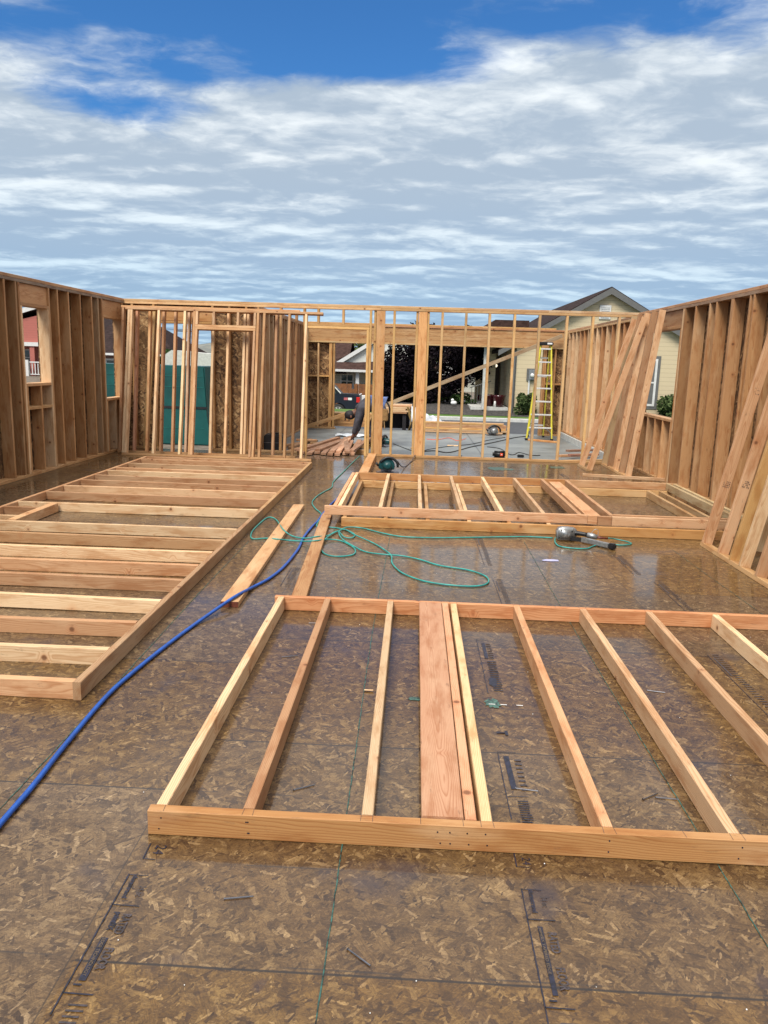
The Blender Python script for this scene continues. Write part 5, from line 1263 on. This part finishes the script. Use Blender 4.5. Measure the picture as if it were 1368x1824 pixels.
Q = thing('railing', 'white porch railing in front of the pink house', 'railing', (-33, 65.5, G0))
bm = bmesh.new()
for k in range(40): box(bm, (-38 + k * .25, 65.2, -.3), (-38 + k * .25 + .07, 65.26, .62))
bmesh_obj('balusters', bm, M['wtrim'], Q); obox('rail', (-38, 65.15, .62), (-28, 65.31, .72), M['wtrim'], Q); obox('rail', (-38, 65.17, -.38), (-28, 65.3, -.302), M['wtrim'], Q)
for x in (-34.6, -33.0): obox('newel', (x, 65.0, G0), (x + .3, 65.15, .85), M['wtrim'], Q)
P = thing('house', 'mauve house with a dark hipped roof, seen through the farther left window opening', 'house', (-23, 63, -1))
yh = 60.
obox('wall', (-26.6, yh, -1.2), (-19.2, 70, 1.55), M['sidep2'], P); bm = bmesh.new()
v = [bm.verts.new(p) for p in ((-27.4, 59.2, 1.6), (-18.4, 59.2, 1.6), (-18.4, 70.8, 1.6), (-27.4, 70.8, 1.6), (-24.6, 63.5, 4.05), (-21.2, 63.5, 4.05))]
for f in ((0, 1, 5, 4), (1, 2, 5), (2, 3, 4, 5), (3, 0, 4), (0, 3, 2, 1)): bm.faces.new([v[i] for i in f])
bmesh_obj('roof', bm, M['shing'], P); obox('gutter', (-27.4, 59.1, 1.45), (-18.4, 59.2, 1.62), M['wtrim'], P); window(P, -24.1, -23.2, yh, -.3, 1.2, M['wtrim'], M['glass'], .14, 0)
for x, t_, lb in ((-19.7, M['dleaf'], 'dark green tree seen through the back left doorway'),):
    tree('far_tree', lb, (x + 4, 50, G0), [((x + 4, 50, .9), (1.0, 1.2, 1.3)), ((x + 4.3, 50, .2), (1.0, 1, 1.0))], t_, .15, 41, .16, 1300)
P = thing('camper', 'white-roofed camper with a blue-striped side beyond the teal stack', 'camper', (-12.4, 42, G0))
bm = bmesh.new(); prism(bm, [(-13.4, .95), (-9.6, .95), (-9.9, 1.65), (-12.9, 1.85), (-13.4, 1.5)], 'y', 41, 43.2); bmesh_obj('roof', bm, M['kerb'], P); obox('body', (-13.4, 41.02, G0 + .4), (-9.6, 43.2, .94), M['wtrim'], P, .02)
for k in range(3): obox('stripe', (-13.38, 40.99, .35 + k * .19), (-9.62, 41.012, .43 + k * .19), simple('blue_stripe', (.03, .08, .25), .5), P)
for x in (-12.7, -10.3):
    bm = bmesh.new(); lathe(bm, [(.33, 0), (.34, .2)], (x, 41.0, G0 + .34), V((0, 1, 0)), 18); bmesh_obj('wheel', bm, M['tyre'], P)
# power line and pole
P = thing('utility_pole', 'distant utility pole carrying a wire across the back left doorway', 'utility pole', (-28, 90, G0))
bm = bmesh.new(); tubebm(bm, [(-26.8, 90, G0), (-26.8, 90, 5.0)], .14, 8); bmesh_obj('pole', bm, M['bark'], P)
bm = bmesh.new(); tubebm(bm, [(-60, 90, 4.4), (-26.8, 90, 4.55), (-5, 90, 4.4)], .035, 5); bmesh_obj('wire', bm, M['black'], P); obox('cross_arm', (-27.8, 89.9, 4.3), (-25.8, 90.1, 4.42), M['bark'], P)
# distant hill and treeline
bm = bmesh.new(); L = []
for k in range(61):
    x = -500 + k * 1000 / 60; h = 5 + 4 * math.sin(k * .31) + 3 * math.sin(k * .83 + 1)
    L.append((bm.verts.new((x, 420, G0)), bm.verts.new((x, 470, max(2, h))), bm.verts.new((x, 560, G0))))
for a, b in zip(L, L[1:]):
    bm.faces.new((a[0], b[0], b[1], a[1])); bm.faces.new((a[1], b[1], b[2], a[2]))
tag(bmesh_obj('hills', bm, M['hillm']), kind='structure')
for k, (x, y) in enumerate(((-55, 95), (-44, 100), (-12, 95), (20, 80))):
    tree('far_tree', ['distant tree left of the pink house', 'distant tree right of the pink house', 'distant tree over the garage left corner', 'distant tree behind the cream-yellow house'][k], (x, y, G0), [((x, y, 1.8), (3, 3, 1.6)), ((x + 2, y, 1.2), (3, 3, 1.5))], M['dleaf'], .25, 60 + k, .35, 500)

# ================================================================= WORLD
sun_el, sun_az = R(53), R(205)       # sun behind the camera, a little to the left
w = bpy.data.worlds.new('World'); S.world = w; w.use_nodes = True
nt = NT(w.node_tree); bg = nt.n['Background']
sky = nt.node('ShaderNodeTexSky', sky_type='NISHITA'); sky.sun_disc = False; sky.sun_elevation = sun_el; sky.sun_rotation = sun_az
sky.air_density = 1.0; sky.dust_density = .4; sky.ozone_density = 2.5
d = nt.node('ShaderNodeTexCoord').outputs['Generated']
x, y, z = nt.sep(d)
zz = nt.math('MAXIMUM', z, .0)
k = nt.math('DIVIDE', 1, nt.math('ADD', zz, .10))
pc = nt.comb(nt.math('MULTIPLY', x, k), nt.math('MULTIPLY', y, k), 0)
pc1 = nt.vmath('MULTIPLY', pc, (1.0, 1.25, 1))
warp = nt.vmath('MULTIPLY', nt.vmath('SUBTRACT', nt.noise(pc1, 1.6, 4, .6, out=1), (.5, .5, .5)), (.35, .22, 0))
pw = nt.vmath('ADD', pc1, warp)
def fbm(off): return nt.noise(nt.vmath('ADD', pw, off), .95, 11, .57)
n1 = fbm((1.7, 4.3, 0)); n1b = fbm((1.7, 4.3 + .14, 0))
n2 = nt.noise(nt.vmath('ADD', pw, (5.1, 1.3, 2)), 3.6, 8, .6, .2)
nb = nt.noise(nt.vmath('ADD', pc, (9.1, 3.3, 5)), .75, 3, .55)
den = nt.math('ADD', nt.math('MULTIPLY', n1, .78), nt.math('MULTIPLY', n2, .22))
# cover: a bank below ~18 degrees with torn upper edge, broken cloud above, added fill cloud overhead
ed = nt.math('ADD', nt.math('ADD', z, nt.math('MULTIPLY', x, -.05)), nt.math('MULTIPLY', nt.math('SUBTRACT', nb, .5), .30))
cov = nt.math('SUBTRACT', 1, nt.smooth(ed, .23, .35))
bias = nt.math('ADD', nt.math('MULTIPLY', cov, .31), -.012)
mask = nt.smooth(nt.math('ADD', den, bias), .46, .62)
emb = nt.math('MULTIPLY', nt.math('SUBTRACT', n1, n1b), 2.6)
lit = nt.smooth(nt.math('ADD', nt.math('ADD', nt.math('MULTIPLY', n2, .55), nt.math('MULTIPLY', n1, .45)), emb), .36, .86)
el = nt.smooth(z, .03, .24)
overhead_fill = nt.smooth(z, .38, .50)
base_c = nt.mix(el, (2.9, 4.1, 5.6), (4.0, 4.75, 5.5))
top_c = nt.mix(el, (5.0, 6.7, 8.0), (7.7, 8.2, 8.5))
cc = nt.mix(lit, base_c, top_c)
cc = nt.mix(overhead_fill, cc, (11.2, 10.8, 10.4))  # bright overhead cloud, out of view, added as fill light
mk = nt.math('MULTIPLY', mask, nt.math('ADD', .90, nt.math('MULTIPLY', lit, .09)))
mk = nt.math('MAXIMUM', mk, nt.math('MULTIPLY', overhead_fill, .93))
skc = nt.mix(1.0, sky.outputs[0], (.34, .74, 1.12), 'MULTIPLY')
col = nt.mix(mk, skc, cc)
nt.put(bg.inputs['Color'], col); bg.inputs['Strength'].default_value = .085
# sun
sl = bpy.data.lights.new('sun', 'SUN'); sl.energy = 3.1; sl.angle = R(24); sl.color = (1, .95, .87)
so = bpy.data.objects.new('sun', sl); COL.objects.link(so)
dv = V((math.sin(sun_az) * math.cos(sun_el), math.cos(sun_az) * math.cos(sun_el), math.sin(sun_el)))
so.rotation_euler = dv.to_track_quat('Z', 'Y').to_euler(); so.location = (0, 0, 30)
# camera
cd = bpy.data.cameras.new('camera'); co = bpy.data.objects.new('camera', cd); COL.objects.link(co)
mt = Matrix((crr, cuu, -cf)).transposed().to_4x4(); mt.translation = V((0, 0, H)); co.matrix_world = mt
cd.sensor_fit = 'VERTICAL'; cd.sensor_height = 24; cd.lens = 24 * 1375 / 1824; cd.clip_end = 3000; cd.clip_start = .05
S.camera = co
S.view_settings.view_transform = 'Standard'; S.view_settings.look = 'None'; S.view_settings.gamma = 1; S.view_settings.exposure = .52
S.render.resolution_x = 768; S.render.resolution_y = 1024
